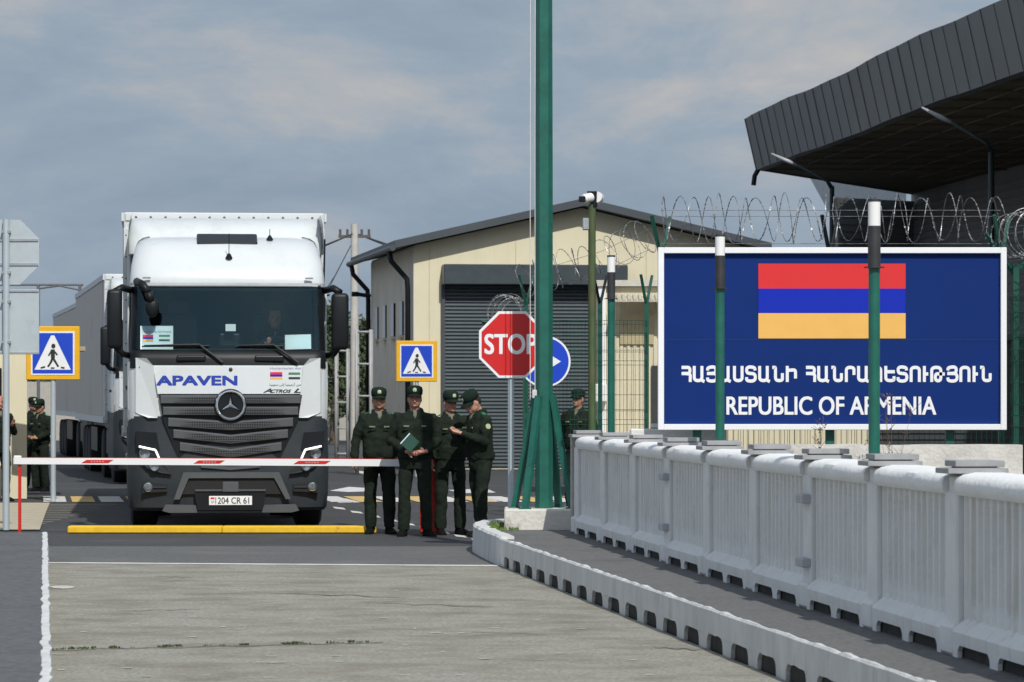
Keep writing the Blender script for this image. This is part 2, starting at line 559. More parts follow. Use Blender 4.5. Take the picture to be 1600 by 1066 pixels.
def armenian_mesh(txt, x0, x1, z0, z1, y, t=.205):
    bm = bmesh.new()
    cx = 0.0
    q = 0
    quads = []
    for ch in txt:
        if ch == ' ':
            cx += .5
            continue
        w_, strokes = ARM_GLYPHS[ch]
        for st in strokes:
            p = chaikin(st, 3) if len(st) > 2 else st
            L_, R_ = [], []
            for i, c in enumerate(p):
                a_ = p[max(0, i - 1)]
                b_ = p[min(len(p) - 1, i + 1)]
                dx, dz = b_[0] - a_[0], b_[1] - a_[1]
                l = math.hypot(dx, dz) or 1
                L_.append((cx + c[0] - dz / l * t / 2, c[1] + dx / l * t / 2, q))
                R_.append((cx + c[0] + dz / l * t / 2, c[1] - dx / l * t / 2, q))
            quads.append((L_, R_))
            q += 1
        cx += w_ + .17
    W_ = cx - .17
    for L_, R_ in quads:
        f = lambda v: bm.verts.new((x0 + v[0] / W_ * (x1 - x0), y - 0.0006 - 0.00015 * (v[2] % 6), z0 + v[1] * (z1 - z0)))
        lv, rv = [f(v) for v in L_], [f(v) for v in R_]
        for i in range(len(lv) - 1):
            bm.faces.new((lv[i], rv[i], rv[i + 1], lv[i + 1]))
    me = bpy.data.meshes.new('lettering')
    bm.to_mesh(me)
    bm.free()
    return me


def remesh(bm, voxel, smooth_it=3, fac=0.5, fold=0.0, fscale=9.0, fz=1.0):
    me = bpy.data.meshes.new('tmp')
    bmesh.ops.recalc_face_normals(bm, faces=bm.faces)
    bm.to_mesh(me)
    bm.free()
    ob = bpy.data.objects.new('tmp', me)
    COL.objects.link(ob)
    md = ob.modifiers.new('r', 'REMESH')
    md.mode = 'VOXEL'
    md.voxel_size = voxel
    if smooth_it:
        sm = ob.modifiers.new('s', 'SMOOTH')
        sm.iterations = smooth_it
        sm.factor = fac
    dg = bpy.context.evaluated_depsgraph_get()
    res = bpy.data.meshes.new_from_object(ob.evaluated_get(dg))
    bpy.data.objects.remove(ob)
    if fold:
        nr = [v.normal.copy() for v in res.vertices]
        off = random.random() * 50
        for v, n in zip(res.vertices, nr):
            q = Vector((v.co.x * fscale + off, v.co.y * fscale, v.co.z * fscale * fz))
            h = mnoise.noise(q) + 0.5 * mnoise.noise(q * 2.3)
            v.co += n * h * fold
    return res


# ------------------------------------------------------------------ ground, roads, kerbs
def sheet(name, pts, z, mat, kind='structure', sub=0):
    bm = bmesh.new()
    vv = [bm.verts.new((x, y, z)) for x, y in pts]
    bm.faces.new(vv)
    bmesh.ops.recalc_face_normals(bm, faces=bm.faces)
    if bm.faces[:][0].normal.z < 0:
        bmesh.ops.reverse_faces(bm, faces=bm.faces[:])
    me = bpy.data.meshes.new(name)
    bm.to_mesh(me)
    bm.free()
    o = link(name, me, mat)
    o['kind'] = kind
    return o


sheet('ground', [(-900, -60), (900, -60), (900, 2500), (-900, 2500)], -0.03, earth)
sheet('road', [(-30, 37.2), (30, 37.2), (30, 240), (-60, 240)], -0.012, asphalt)
sheet('road', [(-9, 33.4), (1.0, 33.4), (1.5, 37.6), (-9, 37.6)], -0.008, asphalt_old)
sheet('bridge_deck', [(-1.2, 2), (3.4, 2), (2.1, 16.0), (1.561, 19.97), (-0.1185, 33.26), (-0.1, 33.42), (-4.63, 33.9), (-2.4, 16.5)], -0.004, deck_m)
# white edge joint between the deck and the asphalt
jm = MB()
a = gp(70, 879)
b = gp(778, 884)
nseg = 40
top = []
bot = []
for i in range(nseg + 1):
    t = i / nseg
    x = a[0] + (b[0] - a[0]) * t
    y = a[1] + (b[1] - a[1]) * t
    wv = 0.09 + 0.05 * mnoise.noise(Vector((x * 3, 0, 2)))
    top.append((x, y + wv, 0.0))
    bot.append((x, y - wv - 0.02, 0.0))
jm.ring_loft([bot, top], close=False, cap=False)
struct(jm.build('deck_joint', white_road))

# crack with small weeds across the deck
cm = MB()
w = []
for i in range(60):
    t = i / 59
    px = 78 + 520 * t
    py = 1016 - 12 * t + 2 * mnoise.noise(Vector((t * 9, 0, 0)))
    x, y = gp(px, py)
    w.append((x, y))
cm.ring_loft([[(x, y - 0.012, 0.0006) for x, y in w], [(x, y + 0.016 + 0.012 * random.random(), 0.0006) for x, y in w]], close=False, cap=False)
ck = cm.build('deck_crack', M('crack_dark', (0.05, 0.047, 0.04), 0.95))
struct(ck)
wd = MB()


def leaf_quad(mb, p, d, n, l, wd_):
    d = d.normalized()
    s = d.cross(n)
    if s.length < 1e-3:
        s = d.cross(Vector((1, 0.3, 0)))
    s.normalize()
    v = [mb.bm.verts.new(q) for q in (p, p + d * l * 0.5 + s * wd_, p + d * l, p + d * l * 0.5 - s * wd_)]
    mb.bm.faces.new(v)


for i in range(60):
    t = random.random() if i % 3 == 0 else random.choice([0.03, 0.06, 0.08, 0.2, 0.34, 0.36, 0.38, 0.5, 0.52, 0.58, 0.72, 0.73, 0.84, 0.85, 0.92]) + random.gauss(0, 0.02)
    px = 78 + 520 * t
    x, y = gp(px, 1016 - 12 * t)
    hgt = random.uniform(0.006, 0.026)
    for q in range(7):
        d = Vector((random.uniform(-1, 1), random.uniform(-1, 1), random.uniform(0.4, 1.6)))
        leaf_quad(wd, Vector((x + random.uniform(-.02, .02), y, 0.002)), d, Vector((0, 1, 0)), hgt, hgt * 0.22)
o = wd.build('weeds', weed_m)
o['kind'] = 'stuff'
tag(o, 'tiny green weeds growing along the crack across the concrete deck', 'weeds')


cm = MB()
for (pxa, pya, pxb, pyb, wv) in ((420, 926, 640, 934, 1.6), (560, 941, 770, 948, 1.2), (1020, 1011, 1104, 1016, 2.6), (690, 985, 860, 992, 1.0), (180, 955, 330, 951, 1.0), (240, 900, 300, 903, 0.8)):
    lo, hi = [], []
    for i in range(26):
        t = i / 25
        px, py = pxa + (pxb - pxa) * t, pya + (pyb - pya) * t + 2.2 * mnoise.noise(Vector((pxa + t * 6, 0, 0)))
        th = wv * (0.5 + 0.5 * mnoise.noise(Vector((t * 8, pxa, 1)))) * math.sin(PI * t) ** 0.4 * 0.36 + 0.03
        lo.append((*gp(px, py + th), 0.0006))
        hi.append((*gp(px, py - th), 0.0006))
    cm.ring_loft([lo, hi], close=False, cap=False)
struct(cm.build('deck_crack', M('crack_brown', (0.155, 0.14, 0.112), 0.95, var=0.4, scale=12)))
cm = MB()
pt_ = []
for i in range(16):
    a_ = 2 * PI * i / 16
    pt_.append((*gp(98 + 19 * math.cos(a_) * (1 + .3 * mnoise.noise(Vector((a_, 1, 1)))), 917.5 + 2.4 * math.sin(a_)), 0.0008))
cm.bm.faces.new([cm.bm.verts.new(v) for v in pt_])
for i in range(90):
    px, py = random.uniform(80, 1150), random.uniform(890, 1062)
    if px > 640 + (py - 884) * 3:
        continue
    w_, h_ = random.uniform(0.008, 0.05), random.uniform(0.006, 0.02)
    x, y = gp(px, py)
    cm.bm.faces.new([cm.bm.verts.new((x + w_ * math.cos(q * PI / 3), y + h_ * math.sin(q * PI / 3) * 1.5, 0.0008 + i * 1e-6)) for q in range(6)])
struct(cm.build('deck_patches', M('paint_scuffs', (0.50, 0.50, 0.46), 0.9, var=0.3, scale=12)))


# right-hand kerb line with drain notches
SW = 0.25
KA = Vector((-0.1185, 33.26, 0))
KB = Vector((2.57, 11.98, 0))
kd = (KB - KA)
klen = kd.length
kd.normalize()
kn = Vector((-kd.y, kd.x, 0))      # to the pavement side
if kn.x < 0:
    kn = -kn
PE = Vector((0.77, 34.74, 0))       # far end of the parapet
pv = Vector((0.1049, -0.9945, 0))   # along the parapet toward the camera
pn = Vector((0.9945, 0.1049, 0))    # outwards
nose = [(-0.1185, 33.26), (-0.23, 34.3), (-0.33, 35.3), (-0.41, 36.3), (-0.42, 36.9), (-0.36, 37.5), (-0.2, 37.95), (0.1, 38.2), (0.9, 38.35), (1.25, 38.4)]
# the pavement body
body = [(p[0] + 0.10 * (1 if p[1] < 37.6 else 0), p[1] - (0.08 if p[1] > 37.4 else 0)) for p in nose]
pt = MB()
edge = [tuple((KB + kn * 0.07)[:2])] + [tuple((KA + kn * 0.07)[:2])] + body[1:]
farp = [tuple((PE + pn * 1.1 - pv * 3.6)[:2]), tuple((PE + pn * 1.1 + pv * 23)[:2])]
pt.slab(edge + farp, -0.02, SW)
struct(pt.build('sidewalk', walk_asph))
kb = MB()
# notched part: upper band with feet
nk = int(klen / 0.84)
rot = Matrix.Rotation(math.atan2(kd.y, kd.x), 3, 'Z')
steps = int(klen / 0.12)
ring = []
for i in range(steps + 1):
    p = KA + kd * (klen * i / steps)
    j = mnoise.noise(Vector((i * 0.22, 3, 1))) * 0.014
    j2 = mnoise.noise(Vector((i * 0.61, 8, 1))) * 0.012
    j3 = mnoise.noise(Vector((i * 0.9, 18, 1))) * 0.012
    ring.append([p + kn * (0.0 + j) + Vector((0, 0, 0.098 + j3)), p + kn * (0.0 + j) + Vector((0, 0, SW + 0.0)),
                 p + kn * (0.012 + j) + Vector((0, 0, SW + 0.014 + j2)), p + kn * (0.035 + j2 * 2.5) + Vector((0, 0, SW + 0.010 + j2)),
                 p + kn * 0.10 + Vector((0, 0, SW - 0.02)), p + kn * 0.10 + Vector((0, 0, 0.112))])
kb.ring_loft(ring)
for i in range(nk + 1):
    p = KA + kd * (i * 0.84 + 0.05 * mnoise.noise(Vector((i, 4, 4))))
    wdt = 0.27 + 0.13 * mnoise.noise(Vector((i, 9, 4)))
    if i == 0:
        p = p + kd * 0.05
        wdt = 0.5
    w2 = wdt / 2
    fo_ = [(-w2, -0.01), (w2, -0.01), (w2 + .01, .05), (w2 + .03, .078), (w2 + .075, .096), (w2 + .08, .11), (-w2 - .08, .11), (-w2 - .075, .096), (-w2 - .03, .078), (-w2 - .01, .05)]
    kb.ring_loft([[p + kd * u + kn * o_ + Vector((0, 0, zz)) for u, zz in fo_] for o_ in (0.003, 0.03)])
# plain nose
rr = []
fine = []
for (p, q) in zip(nose[:-1], nose[1:]):
    for t in range(6):
        fine.append((p[0] + (q[0] - p[0]) * t / 6, p[1] + (q[1] - p[1]) * t / 6))
fine.append(nose[-1])
for i, p in enumerate(fine):
    p0 = Vector((*fine[max(0, i - 2)], 0))
    p1 = Vector((*fine[min(len(fine) - 1, i + 2)], 0))
    d = (p1 - p0).normalized()
    n = Vector((d.y, -d.x, 0))
    P = Vector((*p, 0))
    j = mnoise.noise(Vector((i * 0.5, 2, 7))) * 0.012
    h = SW + 0.03
    rr.append([P + Vector((0, 0, -0.02)) - n * 0.01, P + n * (0.0 + j) + Vector((0, 0, h - 0.02)), P + n * 0.02 + Vector((0, 0, h + j)), P + n * 0.14 + Vector((0, 0, h + j)), P + n * 0.16 + Vector((0, 0, -0.02))])
kb.ring_loft(rr)
struct(kb.build('kerb', kerb_white))
dh = MB()
dh.box((KA + KB) / 2 + kn * 0.045 + Vector((0, 0, 0.05)), (klen - 0.3, 0.03, 0.12), rot)  # dark bar standing in for the shade behind the kerb notches
struct(dh.build('notch_shade', hole_shade))

# left pavement with whitewashed edge
lp = MB()
LA = gp(72, 832, SW)
LB = gp(76, 1066, SW)
lx = lambda y: LA[0] + (LB[0] - LA[0]) * (y - LA[1]) / (LB[1] - LA[1])
lp.slab([(-9.5, 9), (lx(9), 9), (lx(LA[1]), LA[1]), (-9.5, LA[1] + 0.5)], -0.02, SW)
struct(lp.build('sidewalk', M('sidewalk_asphalt_blue', (0.10, 0.103, 0.108), 0.9, var=0.3, scale=18, bump=0.35, bscale=80, stain=(0.06, 0.06, 0.062), stain_scale=1.1, stain_lo=0.5, stain_hi=0.8)))
le = MB()
ring = []
ns = 180
for i in range(ns + 1):
    y = 9 + (LA[1] - 9) * i / ns
    x = lx(y)
    j = mnoise.noise(Vector((y * 2.2, 0, 0))) * 0.018 + mnoise.noise(Vector((y * 7, 0, 0))) * 0.01
    ring.append([(x + 0.012 + j, y, -0.02), (x + 0.012 + j, y, SW), (x - 0.01 + j, y, SW + 0.006 + j * 0.25), (x - 0.034 + j * 1.2, y, SW + 0.003), (x - 0.06, y, SW - 0.02), (x - 0.06, y, -0.02)])
le.ring_loft(ring)
struct(le.build('kerb', kerb_white))

# paved area by the left booth
sheet('pavement', [gp(-90, 828), gp(62, 828), gp(72, 800), gp(78, 786), gp(-60, 786)], 0.004, pavers)
pj = MB()
for i in range(13):
    y = 43.2 + i * 0.72
    pj.box((-7.3, y, 0.0052), (2.6, 0.035, 0.003))
struct(pj.build('pavement_joints', M('paver_joint', (0.33, 0.29, 0.21), 0.9)))
# worn tone of the road by the booth, markings
mk = MB()
mz = -0.0095


def strip(mb, pts, z=0.0):
    vv = [mb.bm.verts.new((x, y, z)) for x, y in pts]
    f = mb.bm.faces.new(vv)
    f.normal_update()
    if f.normal.z < 0:
        bmesh.ops.reverse_faces(mb.bm, faces=[f])


for q in [[(515, 766), (545, 760), (575, 762), (575, 767), (545, 768)],
          [(515, 779), (540, 778), (566, 784), (530, 785)],
          [(553, 737), (560, 735), (600, 741), (585, 744)],
          [(700, 765), (760, 763), (775, 769), (720, 770)], [(760, 776), (786, 778), (790, 783), (758, 782)],
          [(760, 826), (800, 815), (802, 819), (768, 830)]]:
    mz += 0.0004
    strip(mk, [gp(*p) for p in q], mz)
for i in range(9):
    px = 520 + i * 27
    py = 791 + i * 6.2
    strip(mk, [gp(px, py), gp(px + 17, py + 2), gp(px + 21, py + 5), gp(px + 3, py + 3)], -0.006)
# pedestrian crossing, white bars
my = MB()
x0, y0 = gp(86, 783)
for i in range(24):
    px = 86 + i * 45
    A = gp(px, 784)
    hw = 0.18
    mb_ = mk if i % 2 == 0 else my
    strip(mb_, [(A[0] - hw, A[1]), (A[0] + hw, A[1]), (A[0] + hw - 0.42, A[1] + 3.0), (A[0] - hw - 0.42, A[1] + 3.0)], -0.0035)
struct(mk.build('road_markings', white_road))
struct(my.build('crossing_bars', yellow_road))

gr = MB()
for i in range(420):
    x = random.uniform(-0.24, 0.08)
    y = random.uniform(35.2, 37.2)
    d = Vector((random.uniform(-.5, .5), random.uniform(-.5, .5), 1))
    leaf_quad(gr, Vector((x, y, SW)), d, Vector((0, 1, 0)), random.uniform(0.02, 0.055), 0.006)
o = gr.build('grass', grass_m)
o['kind'] = 'stuff'
tag(o, 'short grass tuft on the rounded end of the kerb', 'grass')

# yellow kerb-like hump before the lorry
yb = MB()
A = gp(105, 832.5)
B = gp(588, 832.5)
yl = B[0] - A[0]
ns = 2
for i in range(ns):
    xx = A[0] + yl * (i + 0.5) / ns
    yb.box((xx, A[1] + 0.16, 0.035), (yl / ns - 0.004, 0.32, 0.085), None, 0.012)
tag(yb.build('speed_hump', yellow_bump), 'long yellow hump strip across the lane in front of the white lorry', 'speed hump')


# ------------------------------------------------------------------ bridge parapet
def make_parapet():
    root = thing('bridge_parapet', 'long whitewashed concrete bridge parapet with fluted panels beside the right sidewalk', 'parapet', (PE.x, PE.y, SW), math.atan2(pv.y, pv.x))
    T = 0.975
    pitch = 2.051
    n = 11
    for k in range(n + 1):
        x = k * pitch
        jy = 0.012 * mnoise.noise(Vector((k * 1.7, 3, 1)))
        jr = Matrix.Rotation(0.03 * mnoise.noise(Vector((k * 2.7, 5, 1))), 3, 'Y')
        p = MB()
        p.box((x, jy, 0.44), (0.24, 0.25, 0.88), None, 0.012)
        p.box((x, 0, 0.905), (0.22, 0.22, 0.12), None, 0.01)
        p.box((x, -0.02, 0.085), (0.27, 0.275, 0.17), None, 0.02)
        po = p.build('pilaster', paint_white, root)
        c = MB()
        c.box((x + 0.02, -0.015, 0.992), (0.30, 0.33, 0.03), jr, 0.003)
        c.box((x + 0.02 + jy * 2, 0.0, 1.031), (0.25, 0.27, 0.034), jr, 0.003)
        c.box((x + 0.02, 0.0, 1.010), (0.2, 0.2, 0.012))
        c.build('cap', cap_grey, po)
        if k in (3, 6):
            for bz in (0.72, 0.30):
                MB().box((x, -0.145, bz), (0.24, 0.06, 0.06), None, 0.006).build('bracket', M('bracket_grey', (0.40, 0.42, 0.44), 0.5), po)
        if k == n:
            break
        xa, xb = x + 0.136, x + pitch - 0.136
        q = MB()
        q.box(((xa + xb) / 2, 0.045, 0.53), (xb - xa, 0.10, 0.74))
        # lands between the flutes, with rounded flute ends
        nr = 12
        fw = (xb - xa) / nr
        outl = []
        for r_ in range(nr + 1):
            xr = xa + fw * r_
            hw = 0.034 if 0 < r_ < nr else 0.05
            sec = [(-1, -0.003), (-0.92, -0.05), (-0.5, -0.086), (0.5, -0.086), (0.92, -0.05), (1, -0.003)]
            rings = []
            for zz, k_ in ((0.17, 1.9), (0.245, 1.75), (0.27, 1.3), (0.31, 1.0), (0.77, 1.0), (0.81, 1.3), (0.83, 1.75), (0.88, 1.9)):
                lim = fw / 2 / hw if 0 < r_ < nr else 1.2
                kk = min(k_, lim)
                rings.append([(min(max(xr + hw * u * kk, xa), xb), yy - (0.0004 * (r_ % 2)), zz) for u, yy in sec])
            q.ring_loft(rings)
        q.build('panel', paint_white, root)
        # plinth with two drain gaps
        l = MB()
        prof = lambda xx: [(xx, -0.145, 0.068), (xx, -0.15, 0.135), (xx, -0.13, 0.16), (xx, -0.075, 0.205), (xx, 0.12, 0.205), (xx, 0.12, 0.068)]
        l.ring_loft([prof(xa), prof(xb)])
        for fx in (0.0, 0.5, 1.0):
            wx = 0.16 if fx == 0.5 else 0.10
            cx = xa + (xb - xa) * fx + (wx / 2 if fx == 0 else (-wx / 2 if fx == 1 else 0))
            w2 = wx / 2
            l.ring_loft([[(cx + u, yy, zz) for u, zz in ((-w2, 0), (w2, 0), (w2 + .005, .035), (w2 + .03, .058), (w2 + .06, .072), (-w2 - .06, .072), (-w2 - .03, .058), (-w2 - .005, .035))] for yy in (-0.146, -0.12)])
        l.build('plinth', paint_white, root)
        dk = MB()
        dk.box(((xa + xb) / 2, -0.095, 0.034), (xb - xa - 0.02, 0.035, 0.066))  # dark bar behind the feet, painted as the shade in the openings
        dk.build('gap_shade', hole_shade, root)
        # rough coping beam
        cp = MB()
        rings = []
        m = 22
        for i in range(m + 1):
            xx = xa + (xb - xa) * i / m
            j = mnoise.noise(Vector((xx * 1.6, k * 3.1, 0))) * 0.012 + mnoise.noise(Vector((xx * 7, k, 5))) * 0.004
            j2 = mnoise.noise(Vector((xx * 3, k, 9))) * 0.007
            rings.append([(xx, -0.118 + j2, 0.862), (xx, -0.138 + j2, 0.885), (xx, -0.142 + j2, 0.925 + j * .5), (xx, -0.128 + j2, 0.955 + j), (xx, -0.095 + j, 0.974 + j), (xx, -0.03, 0.986 + j * .6), (xx, 0.12, 0.984), (xx, 0.14, 0.95), (xx, 0.14, 0.862)])
        cp.ring_loft(rings)
        cp.build('coping', coping_white, root, 'auto')
    e_ = MB()
    e_.box((-0.19, 0, 0.5), (0.08, 0.30, 1.0), None, 0.008)
    e_.build('end_plate', conc, root)
    return root


make_parapet()


# green pipe posts behind the parapet
def pipe_post(px, d, ytop, label):
    p = at(px, ytop, d)
    root = thing('marker_post', label, 'post', (p.x, d, 0), 0, 'green pipe posts behind the bridge parapet')
    h = p.z
    r = 0.037
    MB().cyl((0, 0, -0.02), (0, 0, h - 0.41), r, seg=18).build('pipe', green, root, 'auto')
    MB().cyl((0, 0, h - 0.43), (0, 0, h - 0.165), r + 0.004, seg=18).build('black_sleeve', black_soft, root, 'auto')
    MB().cyl((0, 0, h - 0.165), (0, 0, h - 0.008), r + 0.003, seg=18).build('white_sleeve', white_pl, root, 'auto')
    MB().cyl((0, 0, h - 0.010), (0, 0, h + 0.006), r + 0.005, seg=18).build('cap', black_soft, root, 'auto')
    MB().cyl((0, 0, h - 0.435), (0, 0, h - 0.427), r + 0.03, seg=18).build('collar', black_soft, root, 'auto')


pipe_post(1366, 21.9, 313, 'green pipe post with white top crossing the flag on the blue board')
pipe_post(1125, 27.85, 368, 'green pipe post with white top crossing the left part of the blue board')
pipe_post(955, 34.4, 400, 'green pipe post with white top left of the blue board, at the parapet end')


# ------------------------------------------------------------------ border name board
def billboard():
    d = 32.5
    s = F / d
    X = lambda px: (px - 1300) / s
    Z = lambda py: HC + (HY - py) / s
    root = thing('name_board', 'large blue board with white frame, tricolour flag and white lettering behind the parapet', 'sign board', ((1300 - 800) / s, d, 0))
    MB().box((0, 0.03, (Z(391) + Z(667)) / 2), (X(1568) - X(1032), 0.05, Z(391) - Z(667))).build('panel', bill_blue, root)
    fr = MB()
    x0, x1, z0, z1 = X(1028), X(1572), Z(672), Z(387)
    w_ = 0.056
    fr.box(((x0 + x1) / 2, 0.01, z1 - w_ / 2), (x1 - x0 - 2 * w_, 0.11, w_), None, 0.004)
    fr.box(((x0 + x1) / 2, 0.01, z0 + w_ / 2), (x1 - x0 - 2 * w_, 0.11, w_), None, 0.004)
    fr.box((x0 + w_ / 2, 0.01, (z0 + z1) / 2), (w_, 0.112, z1 - z0), None, 0.004)
    fr.box((x1 - w_ / 2, 0.01, (z0 + z1) / 2), (w_, 0.112, z1 - z0 - 0.0), None, 0.004)
    fr.build('frame', sign_white, root)
    for nm, m, ya, yb_ in (('red_stripe', flag_red, 412, 451), ('blue_stripe', flag_blue, 451, 489.5), ('orange_stripe', flag_orange, 489.5, 529)):
        MB().box(((X(1185) + X(1415)) / 2, 0.002, (Z(ya) + Z(yb_)) / 2), (X(1415) - X(1185), 0.006, Z(ya) - Z(yb_))).build(nm, m, root)
    link('lettering', armenian_mesh('ՀԱՅԱՍՏԱՆԻ ՀԱՆՐԱՊԵՏՈՒԹՅՈՒՆ', X(1065), X(1549), Z(597), Z(572), 0.003), sign_white, root)
    link('lettering', text_mesh('REPUBLIC OF ARMENIA', X(1135), X(1463), Z(648.5), Z(619.5), 0.003, 0.019), sign_white, root)
    MB().box((X(1300), 0.003, Z(531.5)), (X(1560) - X(1040), 0.004, 0.004)).build('panel_seam', M('seam_blue', (0.012, 0.05, 0.22), 0.5), root)
    for px in (1090, 1298, 1486):
        MB().box((X(px), 0.10, 0.75), (0.08, 0.08, 2.0)).build('post', green, root)


billboard()


# ------------------------------------------------------------------ fences with razor wire
def razor(mb, p0, p1, r, pitch, sag=0.0, barbs=True, wr=0.003):
    p0 = Vector(p0)
    p1 = Vector(p1)
    ax = (p1 - p0)
    L = ax.length
    ax.normalize()
    u = ax.cross(Vector((0, 0, 1))).normalized()
    w_ = u.cross(ax).normalized()
    for hand in (1, -1):
        turns = L / pitch * random.uniform(0.85, 1.15)
        N = int(turns * 28)
        pts = []
        ph = random.random() * 0.8
        for i in range(N + 1):
            t = i / N
            a = hand * 2 * PI * turns * t + ph
            rr_ = r * (1 + 0.24 * mnoise.noise(Vector((t * turns * 0.7, hand * 5, 1))))
            pts.append(p0 + ax * (L * t + 0.09 * mnoise.noise(Vector((t * turns, hand, 7)))) + u * rr_ * 0.9 * math.cos(a) + w_ * (rr_ * math.sin(a) + 0.02 * mnoise.noise(Vector((t * turns * 1.3, 3, hand)))))
        mb.tube(pts, wr, 4, True)
        if barbs:
            for i in range(0, N - 1):
                d = (pts[i + 1] - pts[i]).normalized()
                for q in range(2):
                    c = pts[i].lerp(pts[i + 1], q * 0.5)
                    s = Vector((random.uniform(-1, 1), random.uniform(-1, 1), random.uniform(-1, 1)))
                    s = (s - d * s.dot(d)).normalized()
                    vv = [mb.bm.verts.new(x) for x in (c - d * 0.016, c + s * 0.009, c + d * 0.016, c - s * 0.009)]
                    mb.bm.faces.new(vv)


def mesh_panel(mb, p0, p1, z0, z1, step=0.05, hs=0.2, wr=0.0025):
    p0 = Vector((*p0, 0))
    p1 = Vector((*p1, 0))
    d = p1 - p0
    L = d.length
    d.normalize()
    nrm = Vector((-d.y, d.x, 0))
    vb = [z0 + (z1 - z0) * f for f in (0.08, 0.42, 0.78, 0.95)]
    zs = []
    z = z0
    prof = [(z0, 0)]
    for v in vb:
        prof += [(v - 0.06, 0), (v, 0.035), (v + 0.06, 0)]
    prof.append((z1, 0))
    n = int(L / step)
    for i in range(n + 1):
        b_ = p0 + d * (L * i / n)
        mb.tube([b_ + nrm * o_ + Vector((0, 0, zz)) for zz, o_ in prof], wr, 4, False)
    k_ = int((z1 - z0) / hs)
    for i in range(k_ + 1):
        zz = z0 + (z1 - z0) * i / k_
        mb.tube([p0 + Vector((0, 0, zz)) + nrm * 0.004, p1 + Vector((0, 0, zz)) + nrm * 0.004], wr + 0.0008, 4, False)
    for v in vb:
        for q in (-0.06, 0.06):
            mb.tube([p0 + Vector((0, 0, v + q)) + nrm * 0.004, p1 + Vector((0, 0, v + q)) + nrm * 0.004], wr + 0.0008, 4, False)


def fence(label, pts, top, wire_r, zb, postw=0.06, arms=True, group='green mesh fences with razor wire', coil=None):
    root = thing('mesh_fence', label, 'fence', (pts[0][0], pts[0][1], 0), 0, group)
    O = Vector((pts[0][0], pts[0][1], 0))
    loc = [Vector((*p, 0)) - O for p in pts]
    pm = MB()
    for i, (a_, b_) in enumerate(zip(loc[:-1], loc[1:])):
        mesh_panel(pm, a_[:2], b_[:2], zb, top - 0.32)
    pm.build('mesh_panel', green_dk, root)
    for i, a_ in enumerate(loc):
        d = (loc[min(i + 1, len(loc) - 1)] - loc[max(i - 1, 0)]).normalized()
        n_ = Vector((-d.y, d.x, 0))
        p = MB()
        rt = Matrix.Rotation(math.atan2(d.y, d.x), 3, 'Z')
        p.box(a_ + n_ * 0.05 + Vector((0, 0, top / 2)), (postw, postw, top), rt)
        po = p.build('post', green_dk, root)
        q = MB()
        for s in (-1, 1):
            aa = a_ + n_ * 0.05 + Vector((0, 0, top - 0.12))
            bb = aa + Vector((0.10 * s, 0, 0)) + n_ * (0.20 * s) + Vector((0, 0, 0.42))
            q.tube([aa, bb], 0.022, 4)
        q.build('arm', black if i % 2 else green_dk, po)
    rz = MB()
    if coil:
        for a_, b_ in zip(coil[:-1], coil[1:]):
            razor(rz, a_ - O, b_ - O, wire_r, 0.30, wr=0.0035)
            for o_ in (-0.2, 0.08):
                rz.tube([a_ - O + Vector((0, 0, o_)), b_ - O + Vector((0, 0, o_))], 0.0028, 4, False)
    for a_, b_ in zip(loc[:-1], loc[1:]):
        if coil:
            break
        razor(rz, a_ + Vector((0, 0, top + 0.27)), b_ + Vector((0, 0, top + 0.27)), wire_r, 0.27)
        for o_ in (0.03, 0.30, 0.36):
            rz.tube([a_ + Vector((0, 0.1, top + o_)), b_ + Vector((0, 0.1, top + o_))], 0.0025, 4, False)
    rz.build('razor_wire', wire_m, root)
    return root


fb = 33.6
fence('green mesh fence with razor wire coils running behind the blue board', [(at(1033, 0, fb).x, fb), (at(1298, 0, fb).x, fb), (at(1566, 0, fb).x, fb)], 3.12, 0.225, 0.9)
fence('green mesh fence on the right edge, running toward the viewer from the board', [(at(1566, 0, fb).x + 0.08, fb), (at(1566, 0, fb).x + 0.5, fb - 2.2), (at(1566, 0, fb).x + 1.0, fb - 4.4)], 2.95, 0.225, 0.5)
fa_ = 46.5
FX = lambda px: at(px, 0, fa_).x
fence('green mesh fence with razor wire between the flagpole and the board', [(FX(822), fa_), (FX(938), fa_), (FX(1011), fa_ + 0.05)], 3.0, 0.24, 0.45,
      coil=[at(815, 440, fa_), at(940, 402, fa_ - 0.3), at(1016, 366, fa_ - 0.8)])
rcl = thing('razor_coil', 'loose razor wire coil above the stop sign, seen end on', 'razor wire', (at(785, 0, 50).x, 50.0, at(0, 492, 50).z))
q = MB()
razor(q, (0.0, -0.5, 0.02), (0.22, 0.9, 0.0), 0.27, 0.33)
q.build('coil', wire_m, rcl)
q = MB()
q.box((0.33, 0.2, -1.4), (0.06, 0.06, 2.5))
q.tube([(0.33, 0.2, -0.2), (-0.30, 0.1, -0.1)], 0.025, 4)
q.build('bracket', green_dk, rcl)

# low walls behind the parapet
w1 = MB()
d = 31.3
xa, xb = at(1183, 0, d).x, at(1598, 0, d).x
ring = []
for i in range(30):
    x = xa + (xb - xa) * i / 29
    j = mnoise.noise(Vector((x * 2.4, 2, 0))) * 0.018
    ring.append([(x, d, 0), (x, d, 1.20 + j), (x, d + 0.22, 1.20 + j), (x, d + 0.22, 0)])
w1.ring_loft(ring)
tag(w1.build('low_wall', M('low_wall_concrete', (0.60, 0.59, 0.55), 0.9, var=0.12, scale=4, bump=0.4, bscale=30, stain=(0.42, 0.41, 0.37), stain_scale=3, stain_lo=0.52, stain_hi=0.75)), 'low rough grey concrete wall under the right part of the blue board', 'wall')
w2 = MB()
xa, xb = at(985, 0, 32.9).x, at(1135, 0, 32.9).x
w2.box(((xa + xb) / 2, 33.0, 0.66), (xb - xa, 0.3, 1.34), None, 0.01)
